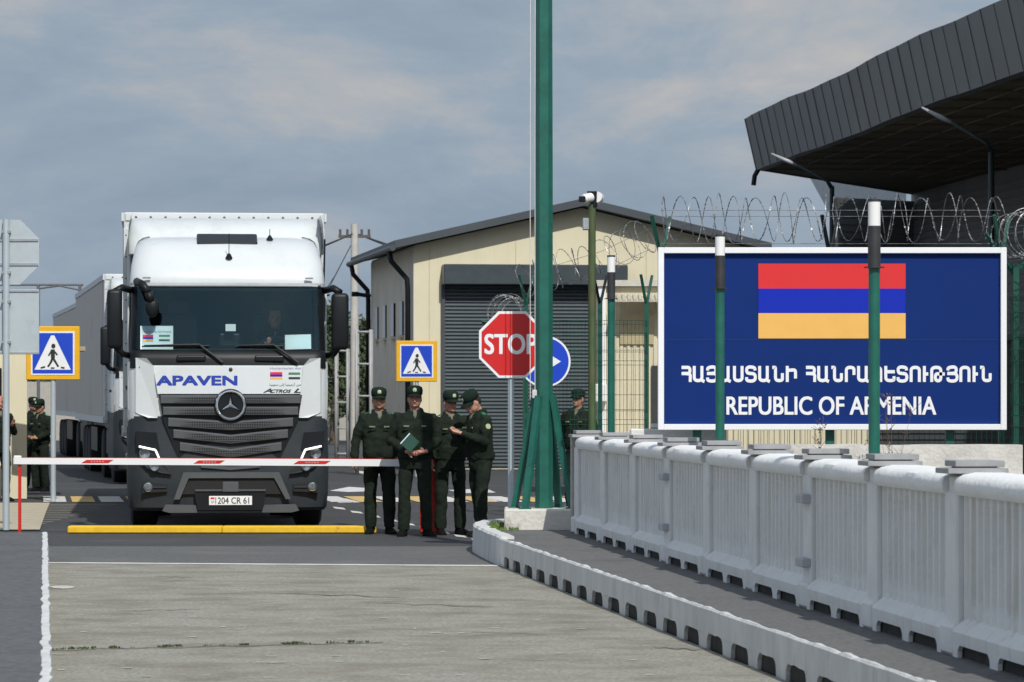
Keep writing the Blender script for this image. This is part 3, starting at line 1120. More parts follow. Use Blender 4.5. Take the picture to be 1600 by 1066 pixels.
w2.box(((xa + xb) / 2 + 0.1, 33.15, 1.36), ((xb - xa) * 0.75, 0.3, 0.035))
tag(w2.build('low_wall', M('white_render', (0.70, 0.70, 0.67), 0.8, var=0.06, bump=0.3)), 'low smooth white wall under the left corner of the blue board', 'wall')


# dry weeds
def dry_plant(px, py0, py1, d, label, spread, n):
    p = at(px, py0, d)
    h = at(px, py1, d).z
    root = MB()
    for i in range(n):
        pts = [Vector((0, 0, 0))]
        dx, dy = random.uniform(-spread, spread), random.uniform(-spread, spread)
        hh = (h - 0.3) * random.uniform(0.55, 1)
        for q in range(1, 7):
            t = q / 6
            pts.append(Vector((dx * t * t + random.uniform(-.01, .01), dy * t * t, hh * t)))
        root.tube(pts, [0.004 * (1 - t / 8) for t in range(7)], 4)
        for q in range(10):
            b_ = pts[random.randint(3, 6)]
            root.tube([b_, b_ + Vector((random.uniform(-.08, .08), random.uniform(-.05, .05), random.uniform(.01, .09)))], 0.002, 3)
            leaf_quad(root, b_ + Vector((random.uniform(-.02, .02), 0, random.uniform(-.03, .03))), Vector((random.uniform(-1, 1), random.uniform(-1, 1), 0.6)), Vector((0, 1, 0)), 0.03, 0.007)
    o_ = root.build('dry_weed', drystem, None, loc=(p.x, d, 0.3))
    tag(o_, label, 'plant')


dry_plant(1278, 700, 640, 30.8, 'thin dry weed standing before the lower middle of the blue board', 0.05, 4)
dry_plant(1392, 700, 610, 30.6, 'spreading dry weed to the right of the tallest pipe post', 0.28, 8)


# ------------------------------------------------------------------ flagpole and its footing
BX = at(850, 0, 35.9).x
ft = MB()
bx0, bx1 = at(788, 0, 35.5).x, at(903, 0, 35.5).x
ft.box(((bx0 + bx1) / 2, 35.95, SW + 0.105), (bx1 - bx0, 0.9, 0.225), None, 0.012)
fo = ft.build('footing_block', M('footing_whitewash', (0.60, 0.58, 0.53), 0.85, var=0.12, scale=5, bump=0.5, bscale=25, stain=(0.33, 0.31, 0.28), stain_scale=5, stain_lo=0.56, stain_hi=0.72))
tag(fo, 'square whitewashed concrete block carrying the flagpole', 'concrete block')
BT = SW + 0.217
fp = thing('flagpole', 'tall green flagpole with splayed braces standing on a white concrete block', 'flagpole', (BX, 35.9, BT))
MB().tube([(0, 0, 0), (0, 0, 3.6), (0, 0, 8.5)], [0.094, 0.092, 0.078], 6).build('mast', green, fp)
for (ox, oy) in ((-0.31, 0.14), (-0.20, -0.30), (0.29, -0.12), (0.16, 0.30)):
    l = MB()
    dv = Vector((ox, oy, 0)).normalized()
    pts = [Vector((ox, oy, 0.0)), dv * 0.1 + Vector((0, 0, 1.18))]
    d = (pts[1] - pts[0]).normalized()
    sd = d.cross(dv).normalized()
    u2 = sd.cross(d).normalized()
    ringf = lambda p: [p + sd * 0.034 - u2 * 0.026, p - sd * 0.034 - u2 * 0.026, p - sd * 0.034 + u2 * 0.026, p + sd * 0.034 + u2 * 0.026]
    l.ring_loft([ringf(pts[0]), ringf(pts[1])])
    l.box((ox, oy, 0.008), (0.13, 0.13, 0.014))
    l.build('brace', green, fp)
hl = MB()
for xo in (-0.145, -0.095):
    hl.tube([(xo, -0.06, 1.15), (xo, -0.06, 4), (xo + 0.005, -0.06, 8.4)], 0.0045, 5)
hl.box((-0.10, -0.06, 1.20), (0.05, 0.02, 0.09), None, 0.006)
hl.build('halyard', M('rope_white', (0.6, 0.6, 0.58), 0.7), fp)


# ------------------------------------------------------------------ traffic signs
def octo(r):
    return [(r / math.cos(PI / 8) * math.cos(PI / 8 + i * PI / 4), r / math.cos(PI / 8) * math.sin(PI / 8 + i * PI / 4)) for i in range(8)]


def circ(r, n=40):
    return [(r * math.cos(2 * PI * i / n), r * math.sin(2 * PI * i / n)) for i in range(n)]


def shift(o_, cx, cz):
    return [(x + cx, z + cz) for x, z in o_]


d = 36.7
s = F / d
p = at(800.5, 538.5, d)
st = thing('stop_sign', 'red octagonal stop sign on a grey pole beside the flagpole', 'road sign', (p.x, d, 0))
zc = p.z
MB().cyl((-0.015, 0.05, 0.0), (-0.015, 0.05, zc + 0.3), 0.034, seg=16).build('pole', alu_back, st, 'auto')
MB().prism(shift(octo(0.358), 0, zc), 0.0, 0.012).build('rim', sign_white, st)
MB().prism(shift(octo(0.330), 0, zc), -0.003, 0.004).build('plate', sign_red, st)
link('lettering', text_mesh('STOP', -0.30, 0.268, zc - 0.105, zc + 0.115, -0.003, 0.022), sign_white, st)

d = 38.6
p = at(851.5, 565, d)
ds = thing('direction_sign', 'round blue sign with white right arrow, half hidden by the flagpole', 'road sign', (p.x, d, 0))
zc = p.z
MB().cyl((0.0, 0.05, 0.0), (0.0, 0.05, zc + 0.2), 0.03, seg=14).build('pole', alu_back, ds, 'auto')
MB().prism(shift(circ(0.29), 0, zc), 0.0, 0.012).build('rim', sign_white, ds)
MB().prism(shift(circ(0.268), 0, zc), -0.003, 0.004).build('plate', sign_blue, ds)
MB().prism([(-0.18, zc - 0.04), (0.02, zc - 0.04), (0.02, zc - 0.10), (0.18, zc), (0.02, zc + 0.10), (0.02, zc + 0.04), (-0.18, zc + 0.04)], -0.006, -0.0035).build('arrow', sign_white, ds)


def ped_sign(px, py, d, label, wpx):
    p = at(px, py, d)
    h = wpx * d / F / 2
    root = thing('crossing_sign', label, 'road sign', (p.x, d, 0), 0, 'yellow bordered pedestrian crossing signs')
    z = p.z
    MB().cyl((0, 0.06, 0), (0, 0.06, z + h * 0.8), 0.042, seg=14).build('pole', alu_back, root, 'auto')
    MB().box((0, 0.015, z), (2 * h, 0.03, 2 * h), None, 0.012).build('backing', sign_yellow, root)
    w_ = h * 0.75
    MB().box((0, -0.003, z), (2 * w_ + 0.05, 0.008, 2 * w_ + 0.05)).build('rim', sign_white, root)
    MB().box((0, -0.009, z), (2 * w_, 0.006, 2 * w_)).build('plate', sign_blue, root)
    tz = z - w_ * 0.82
    MB().prism([(-w_ * 0.9, tz), (w_ * 0.9, tz), (w_ * 0.08, z + w_ * 0.88), (-w_ * 0.08, z + w_ * 0.88)], -0.016, -0.0125).build('triangle', sign_white, root)
    q = w_ / 0.32
    fg = MB()
    Z = lambda v: z + v * q
    yy = -0.0185
    def bar(a_, b_, t):
        a_ = Vector((a_[0] * q, 0, Z(a_[1])))
        b_ = Vector((b_[0] * q, 0, Z(b_[1])))
        dd = (b_ - a_).normalized()
        nn = Vector((-dd.z, 0, dd.x)) * t * q
        fg.ring_loft([[v + Vector((0, yy, 0)) for v in (a_ - nn, b_ - nn, b_ + nn, a_ + nn)], [v + Vector((0, yy + 0.002, 0)) for v in (a_ - nn, b_ - nn, b_ + nn, a_ + nn)]])
    bar((0.0, 0.06), (0.005, -0.08), 0.032)
    yy -= 0.0005
    bar((0.0, -0.07), (0.045, -0.14), 0.018)
    yy -= 0.0005
    bar((0.045, -0.14), (0.09, -0.215), 0.015)
    yy -= 0.0005
    bar((0.0, -0.07), (-0.03, -0.15), 0.018)
    yy -= 0.0005
    bar((-0.03, -0.15), (-0.075, -0.215), 0.015)
    yy -= 0.0005
    bar((0.01, 0.05), (0.075, -0.03), 0.012)
    yy -= 0.0005
    bar((-0.01, 0.05), (-0.065, -0.04), 0.012)
    yy -= 0.0005
    bar((-0.19, -0.235), (-0.12, -0.215), 0.012)
    bar((0.13, -0.225), (0.19, -0.235), 0.012)
    bar((-0.03, -0.235), (0.03, -0.235), 0.010)
    fg.prism([(0.012 * q + 0.033 * q * math.cos(t * PI / 8), Z(0.115) + 0.036 * q * math.sin(t * PI / 8)) for t in range(16)], yy - 0.003, yy)
    fg.build('walking_figure', sign_black, root)


ped_sign(82.5, 552, 53.4, 'yellow bordered pedestrian crossing sign to the left of the lorry', 84)
ped_sign(651, 564.5, 70, 'yellow bordered pedestrian crossing sign above the soldiers, before the cream building', 64)

d = 42.0
p = at(9.5, 394, d)
sb = thing('road_sign', 'road sign seen from behind, octagon over square plate on one pole at left edge', 'road sign', (p.x, d, 0))
MB().cyl((0, 0, 0), (0, 0, at(0, 343, d).z), 0.042, seg=16).build('pole', alu_back, sb, 'auto')
za = at(0, 394, d).z
oc = MB().prism(shift(octo(0.40), 0, za), 0.05, 0.065).build('octagon_plate', alu_back, sb)
sf = MB()
sf.box((0, 0.042, za + 0.15), (0.78, 0.012, 0.03))
sf.box((0, 0.042, za - 0.15), (0.78, 0.012, 0.03))
sf.build('stiffener', steel, oc)
zb = at(0, 503, d).z
sqo = MB().box((0, 0.058, zb), (0.80, 0.015, 0.80), None, 0.004).build('square_plate', alu_back, sb)
for zz in (zb + 0.38, zb - 0.385):
    MB().box((0, 0.043, zz), (0.79, 0.012, 0.022)).build('stiffener', steel, sqo)
for zz in (za + 0.25, za - 0.25, zb + 0.25, zb - 0.25):
    MB().box((0, 0.01, zz), (0.11, 0.095, 0.03)).build('clamp', steel, oc if zz > zb + 0.3 else sqo)


# ------------------------------------------------------------------ boom barrier
d = 40.87
s = F / d
bb = thing('boom_barrier', 'lowered white boom barrier with red stickers, red cabinet and red tip leg', 'barrier', (at(672, 0, d).x, d, 0))
X = lambda px: (px - 672) / s
zl, zr = at(0, 720.5, d).z, at(0, 723.5, d).z
bm_ = MB()
bm_.ring_loft([[(X(22), -0.05, zl - 0.036), (X(22), 0.03, zl - 0.036), (X(22), 0.03, zl + 0.038), (X(22), -0.05, zl + 0.038)],
               [(X(672), -0.05, zr - 0.042), (X(672), 0.03, zr - 0.042), (X(672), 0.03, zr + 0.042), (X(672), -0.05, zr + 0.042)]])
bmo = bm_.build('boom', white_pl, bb)
for a_, b_ in ((128, 178), (303, 352), (459, 517)):
    za = zl + (zr - zl) * (a_ - 22) / 650
    hh = 0.019
    MB().prism([(X(a_), za - hh), (X(b_ - 8), za - hh), (X(b_), za + hh), (X(a_ + 8), za + hh)], -0.054, -0.0515).build('red_sticker', red_pl, bmo)
for a_ in (153, 328, 488):
    za = zl + (zr - zl) * (a_ - 22) / 650
    wl = MB()
    for q in range(5):
        wl.box((X(a_ - 9 + q * 4.5), -0.0555, za), (0.016, 0.002, 0.014))
    wl.build('sticker_print', M('sticker_print', (0.6, 0.35, 0.33), 0.5), bmo)
strip_ = MB()
strip_.ring_loft([[(X(24), -0.03, zl + 0.038), (X(24), 0.01, zl + 0.038), (X(24), 0.01, zl + 0.044), (X(24), -0.03, zl + 0.044)],
                  [(X(660), -0.03, zr + 0.042), (X(660), 0.01, zr + 0.042), (X(660), 0.01, zr + 0.048), (X(660), -0.03, zr + 0.048)]])
strip_.build('red_edge', red_pl, bmo)
MB().box((X(31), -0.01, zl / 2 - 0.02), (0.035, 0.03, zl - 0.02)).build('tip_leg', red_pl, bb)
MB().box((X(28), -0.01, zl + 0.01), (0.09, 0.09, 0.11), None, 0.01).build('tip_cap', white_pl, bb)
cb = MB()
cb.box((0.02, 0.24, 0.46), (0.29, 0.30, 0.92), None, 0.02)
cb.box((X(680), 0.2, 0.93), (0.16, 0.24, 0.07), None, 0.015)
cb.build('cabinet', red_pl, bb)


# ------------------------------------------------------------------ lorries
def cab_section(z, hw, yf, r, back=2.25, bow=0.05):
    pts = [(-hw, back, z), (-hw, 1.3, z), (-hw, 0.75 + yf * 0.4, z)]
    for i in range(7):
        a_ = PI + (PI / 2) * i / 6
        pts.append((-hw + r + r * math.cos(a_), yf + bow + r + r * math.sin(a_), z))
    for t in (0.25, 0.5, 0.75):
        xx = -hw + r + (2 * hw - 2 * r) * t
        pts.append((xx, yf + bow * (1 - math.sin(PI * t)), z))
    for i in range(7):
        a_ = 1.5 * PI + (PI / 2) * i / 6
        pts.append((hw - r + r * math.cos(a_), yf + bow + r + r * math.sin(a_), z))
    pts += [(hw, 0.75 + yf * 0.4, z), (hw, 1.3, z), (hw, back, z)]
    return [Vector(p) for p in pts]


def open_loft(mb, secs, i0, i1):
    mb.ring_loft([s_[i0:i1 + 1] for s_ in secs], close=False, cap=False)


def make_lorry(first=True):
    S = 127.3
    x_ = lambda px: (px - 357) / S
    z_ = lambda py: HC + (HY - py) / S
    root = thing('lorry', 'white articulated lorry with blue lettering stopped at the boom barrier', 'lorry', (0, 0, 0), 0, 'white lorries queueing at the checkpoint')
    # cab shell: index 3..9 left corner, 10..12 front, 13..19 right corner
    low = [cab_section(1.30, 1.225, 0.03, 0.24), cab_section(1.38, 1.23, 0.02, 0.24), cab_section(1.70, 1.235, 0.03, 0.24), cab_section(2.0, 1.235, 0.055, 0.22), cab_section(2.07, 1.23, 0.07, 0.2)]
    mid = [cab_section(2.07, 1.215, 0.075, 0.16), cab_section(2.22, 1.205, 0.10, 0.15), cab_section(2.6, 1.195, 0.19, 0.15), cab_section(3.03, 1.185, 0.30, 0.15)]
    roof = [cab_section(3.00, 1.205, 0.255, 0.22), cab_section(3.05, 1.21, 0.25, 0.24), cab_section(3.16, 1.20, 0.28, 0.28), cab_section(3.28, 1.19, 0.36, 0.30), cab_section(3.40, 1.165, 0.47, 0.32),
            cab_section(3.51, 1.14, 0.62, 0.34), cab_section(3.59, 1.11, 0.80, 0.34), cab_section(3.64, 1.05, 1.0, 0.34), cab_section(3.665, 0.96, 1.25, 0.34)]
    b_ = MB()
    n = len(low[0]) - 1
    b_.ring_loft(low, close=True, cap=True)
    # sides behind the windscreen and back wall
    for r0, r1 in ((0, 2), (20, n)):
        open_loft(b_, mid, r0, r1)
    b_.ring_loft([[m_[0], m_[n]] for m_ in mid], close=False, cap=False)
    b_.build('cab_body', white_paint, root, 'auto')
    rf = MB()
    rf.ring_loft(roof, close=True, cap=True)
    ro = rf.build('roof', white_paint, root, 'auto')
    # roof hatch glazing, aerials and marker lamps
    hx, hz = x_(357), z_(367.5)
    hb = MB()
    hb.box((0, 0.84, 3.60), (0.76, 0.30, 0.06), Matrix.Rotation(R(26), 3, 'X'), 0.025, 3)
    hb.build('roof_window', dk_window, ro)
    ae = MB()
    ae.tube([(0.015, 0.42, 3.36), (0.015, 0.40, 3.41)], [0.045, 0.02], 10)
    ae.tube([(0.015, 0.40, 3.40), (0.015, 0.34, 3.66)], 0.005, 5)
    ae.tube([(x_(425), 0.85, 3.61), (x_(425), 0.83, 3.66)], [0.045, 0.015], 10)
    ae.tube([(x_(425), 0.83, 3.65), (x_(425), 0.81, 3.74)], 0.005, 5)
    ae.tube([(1.215, 0.9, 3.05), (1.225, 0.88, 3.62)], 0.012, 6)
    ae.build('aerial', black, ro)
    for sx in (-1, 1):
        MB().box((sx * 1.0, 0.262, 3.105), (0.10, 0.03, 0.02)).build('marker_lamp', M('marker_grey', (0.25, 0.26, 0.27), 0.4), ro)
    # seam strip under the roof
    vs_ = MB()
    sec1 = [v + Vector((0, -0.012, 0)) for v in cab_section(3.02, 1.20, 0.235, 0.2)][3:20]
    sec2 = [v + Vector((0, -0.012, 0)) for v in cab_section(3.045, 1.205, 0.235, 0.2)][3:20]
    vs_.ring_loft([sec1, sec2], close=False, cap=False)
    vs_.build('visor_strip', M('visor_grey', (0.5, 0.52, 0.53), 0.3), ro)
    # deflector on the roof
    df = MB()
    df.ring_loft([cab_section(3.45, 1.235, 1.33, 0.25, back=2.38, bow=0.06), cab_section(3.66, 1.235, 1.40, 0.25, back=2.38, bow=0.06), cab_section(3.82, 1.225, 1.60, 0.25, back=2.38, bow=0.06), cab_section(3.915, 1.205, 1.85, 0.2, back=2.38, bow=0.05), cab_section(3.935, 1.19, 2.05, 0.15, back=2.38, bow=0.03)], close=True, cap=True)
    df.build('roof_deflector', white_paint, root, 'auto')
    sd = MB()
    for sx in (-1, 1):
        sd.box((sx * 1.225, 2.16, 2.5), (0.05, 0.5, 2.3), None, 0.015)
    sd.build('side_fairing', white_paint, root)
    # glass and pillars
    g = MB()
    open_loft(g, mid[1:], 7, 15)
    g.build('windscreen', glass_m, root, True)
    for i0, i1 in ((2, 7), (15, 20)):
        pl = MB()
        open_loft(pl, mid, i0, i1)
        pl.build('pillar', black, root, True)
    sc = MB()
    open_loft(sc, [cab_section(1.99, 1.232, 0.045, 0.2), cab_section(2.1, 1.225, 0.055, 0.18), cab_section(2.21, 1.212, 0.085, 0.16), cab_section(2.215, 1.2, 0.13, 0.15)], 5, 17)
    so = sc.build('scuttle_panel', black, root, True)
    gp_ = MB()
    for cx in (x_(299), x_(421)):
        gp_.box((cx, 0.055, z_(560)), (0.36, 0.03, 0.075), None, 0.02, 2)
    gp_.build('grip_recess', dk_window, so)
    for sx in (-1, 1):
        w_ = MB()
        w_.box((sx * 1.207, 1.05, 2.6), (0.02, 0.75, 0.72), None, 0.008)
        w_.build('side_window', dk_window, root)
        h_ = MB()
        h_.box((sx * 1.245, 1.35, 1.75), (0.03, 0.2, 0.05), None, 0.01)
        h_.build('door_handle', black, root)
        # bright door edge seen beside the pillar
        e2 = MB()
        e2.box((sx * 1.222, 0.60, 2.55), (0.028, 0.06, 0.75), None, 0.008)
        e2.build('door_edge', white_paint, root)
    # interior
    it = MB()
    it.box((0, 1.1, 1.60), (2.3, 1.9, 0.06))
    it.box((0, 0.42, 2.14), (2.28, 0.42, 0.18), None, 0.03)
    it.box((0, 2.15, 2.5), (2.3, 0.05, 1.2))
    it.box((0, 1.2, 3.02), (2.3, 1.7, 0.03))
    it.build('dashboard', dash_m, root)
    for sx in (-0.6, 0.6):
        st_ = MB()
        st_.box((sx, 1.25, 1.95), (0.5, 0.5, 0.14), None, 0.05, 2)
        st_.box((sx, 1.52, 2.32), (0.48, 0.14, 0.72), Matrix.Rotation(R(-8), 3, 'X'), 0.05, 2)
        st_.box((sx, 1.58, 2.76), (0.28, 0.10, 0.2), None, 0.04, 2)
        st_.build('seat', M('seat_fabric', (0.03, 0.04, 0.045), 0.9), root)
    sw = MB()
    pts = [(0.60 + 0.22 * math.cos(t * PI / 12), 0.78 + 0.1 * math.sin(t * PI / 12), 2.2 + 0.19 * math.sin(t * PI / 12)) for t in range(25)]
    sw.tube(pts, 0.015, 6, False)
    sw.tube([(0.60, 0.7, 2.1), (0.60, 0.78, 2.2)], 0.05, 8)
    sw.build('steering_wheel', black, root)
    # papers behind the glass (on the dash)
    gy = lambda z: 0.10 + (z - 2.22) * (0.20 / 0.81) + 0.02
    def paper(pxa, pxb, pya, pyb, m, name='paper', rz=0.0):
        za, zb_ = z_(pyb), z_(pya)
        p_ = MB()
        A_, B_ = x_(pxa), x_(pxb)
        y0, y1 = gy(za) + 0.03, gy(zb_) + 0.03
        p_.ring_loft([[(A_, y0, za), (B_, y0, za - rz), (B_, y0 + 0.004, za - rz), (A_, y0 + 0.004, za)], [(A_, y1, zb_), (B_, y1, zb_ - rz), (B_, y1 + 0.004, zb_ - rz), (A_, y1 + 0.004, zb_)]])
        return p_.build(name, m, root)
    if first:
        ppm = M('paper_white', (0.80, 0.80, 0.78), 0.8, var=0.03)
        pp = paper(220, 271, 509, 546, ppm)
        yy = gy(z_(528)) + 0.026
        def pr(pxa, pxb, pya, pyb, m, name):
            za, zb_ = z_(pyb), z_(pya)
            p_ = MB()
            y0, y1 = gy(za) + 0.026, gy(zb_) + 0.026
            A_, B_ = x_(pxa), x_(pxb)
            p_.ring_loft([[(A_, y0, za), (B_, y0, za), (B_, y0 + 0.002, za), (A_, y0 + 0.002, za)], [(A_, y1, zb_), (B_, y1, zb_), (B_, y1 + 0.002, zb_), (A_, y1 + 0.002, zb_)]])
            p_.build(name, m, pp)
        pr(224, 240, 523, 526.5, flag_red, 'red_stripe')
        pr(224, 240, 526.5, 530, flag_blue, 'blue_stripe')
        pr(224, 240, 530, 533.5, flag_orange, 'orange_stripe')
        pr(249, 266, 523, 526, flag_green, 'green_stripe')
        pr(249, 266, 530, 533, sign_black, 'black_stripe')
        t_ = text_mesh('Humanitarian Aid Armenia', x_(225), x_(268), z_(519.5), z_(516), 0, 0.0)
        for v in t_.vertices:
            v.co.y += gy(v.co.z) + 0.024
        link('lettering', t_, M('print_grey', (0.25, 0.2, 0.3), 0.7), pp)
        paper(446, 487, 523, 546, ppm, rz=-0.01)
        paper(353, 369, 506, 517, ppm, 'card')
        dv_ = MB()
        dv_.box((x_(360), 0.35, z_(531)), (0.26, 0.05, 0.17), None, 0.02, 2)
        dv_.build('dash_screen', black, root)
    # front mirror hanging over the windscreen (passenger side)
    fm = MB()
    fm.tube([(-1.12, 0.30, 3.06), (-1.05, 0.08, 3.02), (-0.98, 0.0, 2.92)], [0.05, 0.05, 0.045], 8)
    fm.ell((-0.93, 0.0, 2.73), (0.085, 0.05, 0.12))
    fm.tube([(-0.98, 0.0, 2.92), (-0.94, 0.0, 2.80)], 0.05, 8)
    fm.build('front_mirror', black, root, True)
    # wipers
    wp = MB()
    for (xa, ya_, xb, yb_, xc) in ((348, 567, 312, 539, 226), (466, 567, 428, 539, 372)):
        p1 = (x_(xa), 0.03, z_(ya_))
        p2 = (x_(xb), 0.06, z_(yb_))
        p3 = (x_(xc), 0.075, z_(yb_ + 1))
        wp.tube([p1, p2], [0.022, 0.014], 6)
        wp.tube([p2, p3], [0.02, 0.008], 6)
        wp.tube([(p2[0] + 0.12, 0.08, p2[2] - 0.012), (p3[0] - 0.03, 0.09, p3[2] - 0.012)], 0.01, 6)
    wp.build('wiper', black, root)
    # mirrors
    for sx, pa, pb, ya_, yb_ in ((-1, 168, 192, 452, 545), (1, 519, 546, 457, 546)):
        m1 = MB()
        cx = (x_(pa) + x_(pb)) / 2
        m1.box((cx, 0.18, (z_(ya_) + z_(yb_)) / 2), (x_(pb) - x_(pa), 0.18, z_(ya_) - z_(yb_)), None, 0.05, 3)
        mo = m1.build('mirror', black, root, 'auto')
        m2 = MB()
        ex = sx * 1.2
        m2.tube([(ex, 0.45, z_(452)), (sx * 1.30, 0.25, z_(449)), (cx, 0.18, z_(456))], [(0.05, 0.045)] * 3, 8)
        m2.build('mirror_arm', black, mo, True)
        m2 = MB()
        m2.tube([(ex, 0.45, z_(556)), (sx * 1.30, 0.25, z_(553)), (cx - sx * 0.03, 0.18, z_(543))], [(0.045, 0.04)] * 3, 8)
        m2.build('mirror_arm', black, mo, True)
        m3 = MB()
        m3.box((cx, 0.274, (z_(ya_) + z_(yb_)) / 2), (0.15, 0.006, 0.62))
        m3.build('mirror_glass', chrome, mo)
    # white front flap with lettering
    fl = MB()
    fa = [(x_(240), z_(571)), (x_(475), z_(571)), (x_(472), z_(617)), (x_(247), z_(617))]
    rings = []
    for t in range(13):
        u = t / 12
        xa = fa[0][0] + (fa[1][0] - fa[0][0]) * u
        xb = fa[3][0] + (fa[2][0] - fa[3][0]) * u
        bow = 0.03 * (2 * u - 1) ** 2
        rings.append([(xb, 0.005 + bow, fa[3][1]), (xb, -0.012 + bow, fa[3][1] + 0.012), (xa, 0.018 + bow, fa[0][1] - 0.02), (xa, 0.045 + bow, fa[0][1]), (xa, 0.12, fa[0][1]), (xb, 0.12, fa[3][1])])
    fl.ring_loft(rings)
    flo = fl.build('front_flap', white_paint, root, 'auto')
    if first:
        def on_flap(me, m, name='lettering'):
            for v in me.vertices:
                u = (v.co.x - fa[0][0]) / (fa[1][0] - fa[0][0])
                zf = (v.co.z - fa[3][1]) / (fa[0][1] - fa[3][1])
                v.co.y += -0.014 + 0.03 * zf + 0.03 * (2 * u - 1) ** 2
            return link(name, me, m, flo)
        on_flap(text_mesh('APAVEN', x_(245), x_(371), z_(602.5), z_(587), 0, 0.055), text_blue)
        for tx, ta, tb_, tz in (('A', 411, 425, 607.2), ('CTROS', 423, 455, 608.6), ('L', 459, 470, 607.2)):
            on_flap(text_mesh(tx, x_(ta), x_(tb_), z_(614), z_(tz), 0, 0.05, shear=0.35), sign_black)
        on_flap(text_mesh('Humanitarian Aid', x_(422), x_(470), z_(577), z_(573.8), 0, 0.0), M('print_violet', (0.3, 0.2, 0.4), 0.6))
        on_flap(text_mesh('\uFE8E\uFBFF\uFEAE\uFEEE\uFEB3 \uFEF0\uFEDF\uFE87 \uFE8E\uFBFF\uFEE8\uFBFF\uFEE3\uFEAD\uFE83 \uFEE6\uFEE3', x_(421), x_(470), z_(604), z_(598), 0, 0.006), M('print_dark', (0.15, 0.16, 0.2), 0.6))
        def fq(pxa, pxb, pya, pyb, m, name):
            q = MB()
            q.box(((x_(pxa) + x_(pxb)) / 2, 0, (z_(pya) + z_(pyb)) / 2), (x_(pxb) - x_(pxa), 0.003, z_(pya) - z_(pyb)))
            me = bpy.data.meshes.new(name)
            q.bm.to_mesh(me)
            q.bm.free()
            on_flap(me, m, name)
        fq(422, 441, 581.5, 585.2, flag_red, 'red_stripe')
        fq(422, 441, 585.2, 588.8, flag_blue, 'blue_stripe')
        fq(422, 441, 588.8, 592.5, flag_orange, 'orange_stripe')
        fq(451, 469, 582, 585.3, flag_green, 'green_stripe')
        fq(451, 469, 589.2, 592.5, sign_black, 'black_stripe')
        sm_ = MB()
        sm_.ell((x_(360.5), -0.0, z_(577.5)), (0.024, 0.01, 0.026))
        me = bpy.data.meshes.new('maker_mark')
        sm_.bm.to_mesh(me)
        sm_.bm.free()
        on_flap(me, sign_black, 'maker_mark')
    # white corner panels reaching below the flap
    for sx in (-1, 1):
        c = MB()
        pol = [(0.915, z_(572)), (1.0, z_(560)), (1.13, z_(559)), (1.205, z_(566)), (1.232, z_(600)), (1.225, z_(640)), (1.13, z_(645)), (0.98, z_(653)), (0.865, z_(653)), (0.885, z_(617))]
        pol = [(0.99 + (a_ - 0.99) * 1.0, b2) for a_, b2 in pol]
        ring0 = []
        ring1 = []
        for a_, b2 in pol:
            t = max(0.0, (a_ - 0.93) / 0.30)
            yb0 = 0.018 + 0.24 * (t ** 2.4) + max(0, (b2 - 1.9)) * 0.10
            ring0.append((sx * a_, yb0 - 0.008, b2))
            ring1.append((sx * a_, yb0 + 0.10, b2))
        c.ring_loft([ring0, ring1])
        c.build('corner_panel', white_paint, root)
    # grille
    ga = [(x_(249), z_(617.5)), (x_(472), z_(617.5)), (x_(466), z_(655)), (x_(438), z_(716)), (x_(278), z_(716)), (x_(255), z_(655))]
    gr_ = MB().prism(ga, 0.0, 0.06)
    gro = gr_.build('grille', black, root)
    rows = [(624.5, 6.8, 0.0, 109), (642.5, 6.8, 0.0, 105), (663, 7.3, 6.0, 97), (682.5, 7.3, 9.0, 89), (703.5, 7.0, 11.0, 79)]
    for (yc, hh, vee, hw) in rows:
        sl = MB()
        ins = MB()
        hwm = hw / S
        for (mb_, fr, dy, ht) in ((sl, 1.0, 0.0, 1.0), (ins, 0.80, -0.006, 0.58)):
            rings = []
            for t in range(17):
                u = -1 + t / 8
                xx = x_(360.5) + u * hwm * fr
                zz = z_(yc + vee * (1 - abs(u * fr)) ** 1.1 - vee * 0.5)
                dep = 0.045 * (1 - (u * fr) ** 2) * 0.6
                hz = hh / S * ht
                taper = 1.0 if fr == 1 else 1.0
                yF = -0.03 - dep + dy
                if fr == 1.0:
                    rings.append([(xx, yF + 0.028, zz - hz), (xx, yF, zz - hz * 0.8), (xx, yF, zz + hz * 0.7), (xx, yF + 0.015, zz + hz), (xx, yF + 0.05, zz + hz), (xx, yF + 0.05, zz - hz)])
                else:
                    rings.append([(xx, yF, zz - hz), (xx, yF, zz + hz), (xx, yF + 0.012, zz + hz), (xx, yF + 0.012, zz - hz)])
            mb_.ring_loft(rings)
        so_ = sl.build('grille_slat', slat_m, gro, 'auto')
        ins.build('slat_mesh', mesh_m, gro)
    # round star emblem
    ez, ex = z_(633), x_(360)
    em = MB()
    em.lathe([(0.03, 0.0), (0.03, 0.196), (-0.02, 0.2), (-0.06, 0.195), (-0.075, 0.175), (-0.06, 0.16), (-0.055, 0.0)], (ex, -0.03, ez), 'y', 36)
    emo = em.build('emblem', black, root, 'auto')
    rg = MB()
    rg.lathe([(-0.075, 0.188), (-0.086, 0.18), (-0.088, 0.168), (-0.078, 0.158), (-0.07, 0.17)], (ex, -0.03, ez), 'y', 40, False)
    for k in range(3):
        a_ = PI / 2 + k * 2 * PI / 3
        dx, dz = math.cos(a_), math.sin(a_)
        nx, nz = -dz, dx
        b0 = 0.032
        base = [Vector((ex + nx * b0, -0.088, ez + nz * b0)), Vector((ex - nx * b0, -0.088, ez - nz * b0))]
        tip = Vector((ex + dx * 0.172, -0.092, ez + dz * 0.172))
        mid_ = Vector((ex, -0.118, ez))
        v = [rg.bm.verts.new(q) for q in (base[0], base[1], tip, mid_)]
        rg.bm.faces.new((v[0], v[3], v[2]))
        rg.bm.faces.new((v[3], v[1], v[2]))
    rg.build('star', chrome, emo)
    # bumper
    bu = MB()
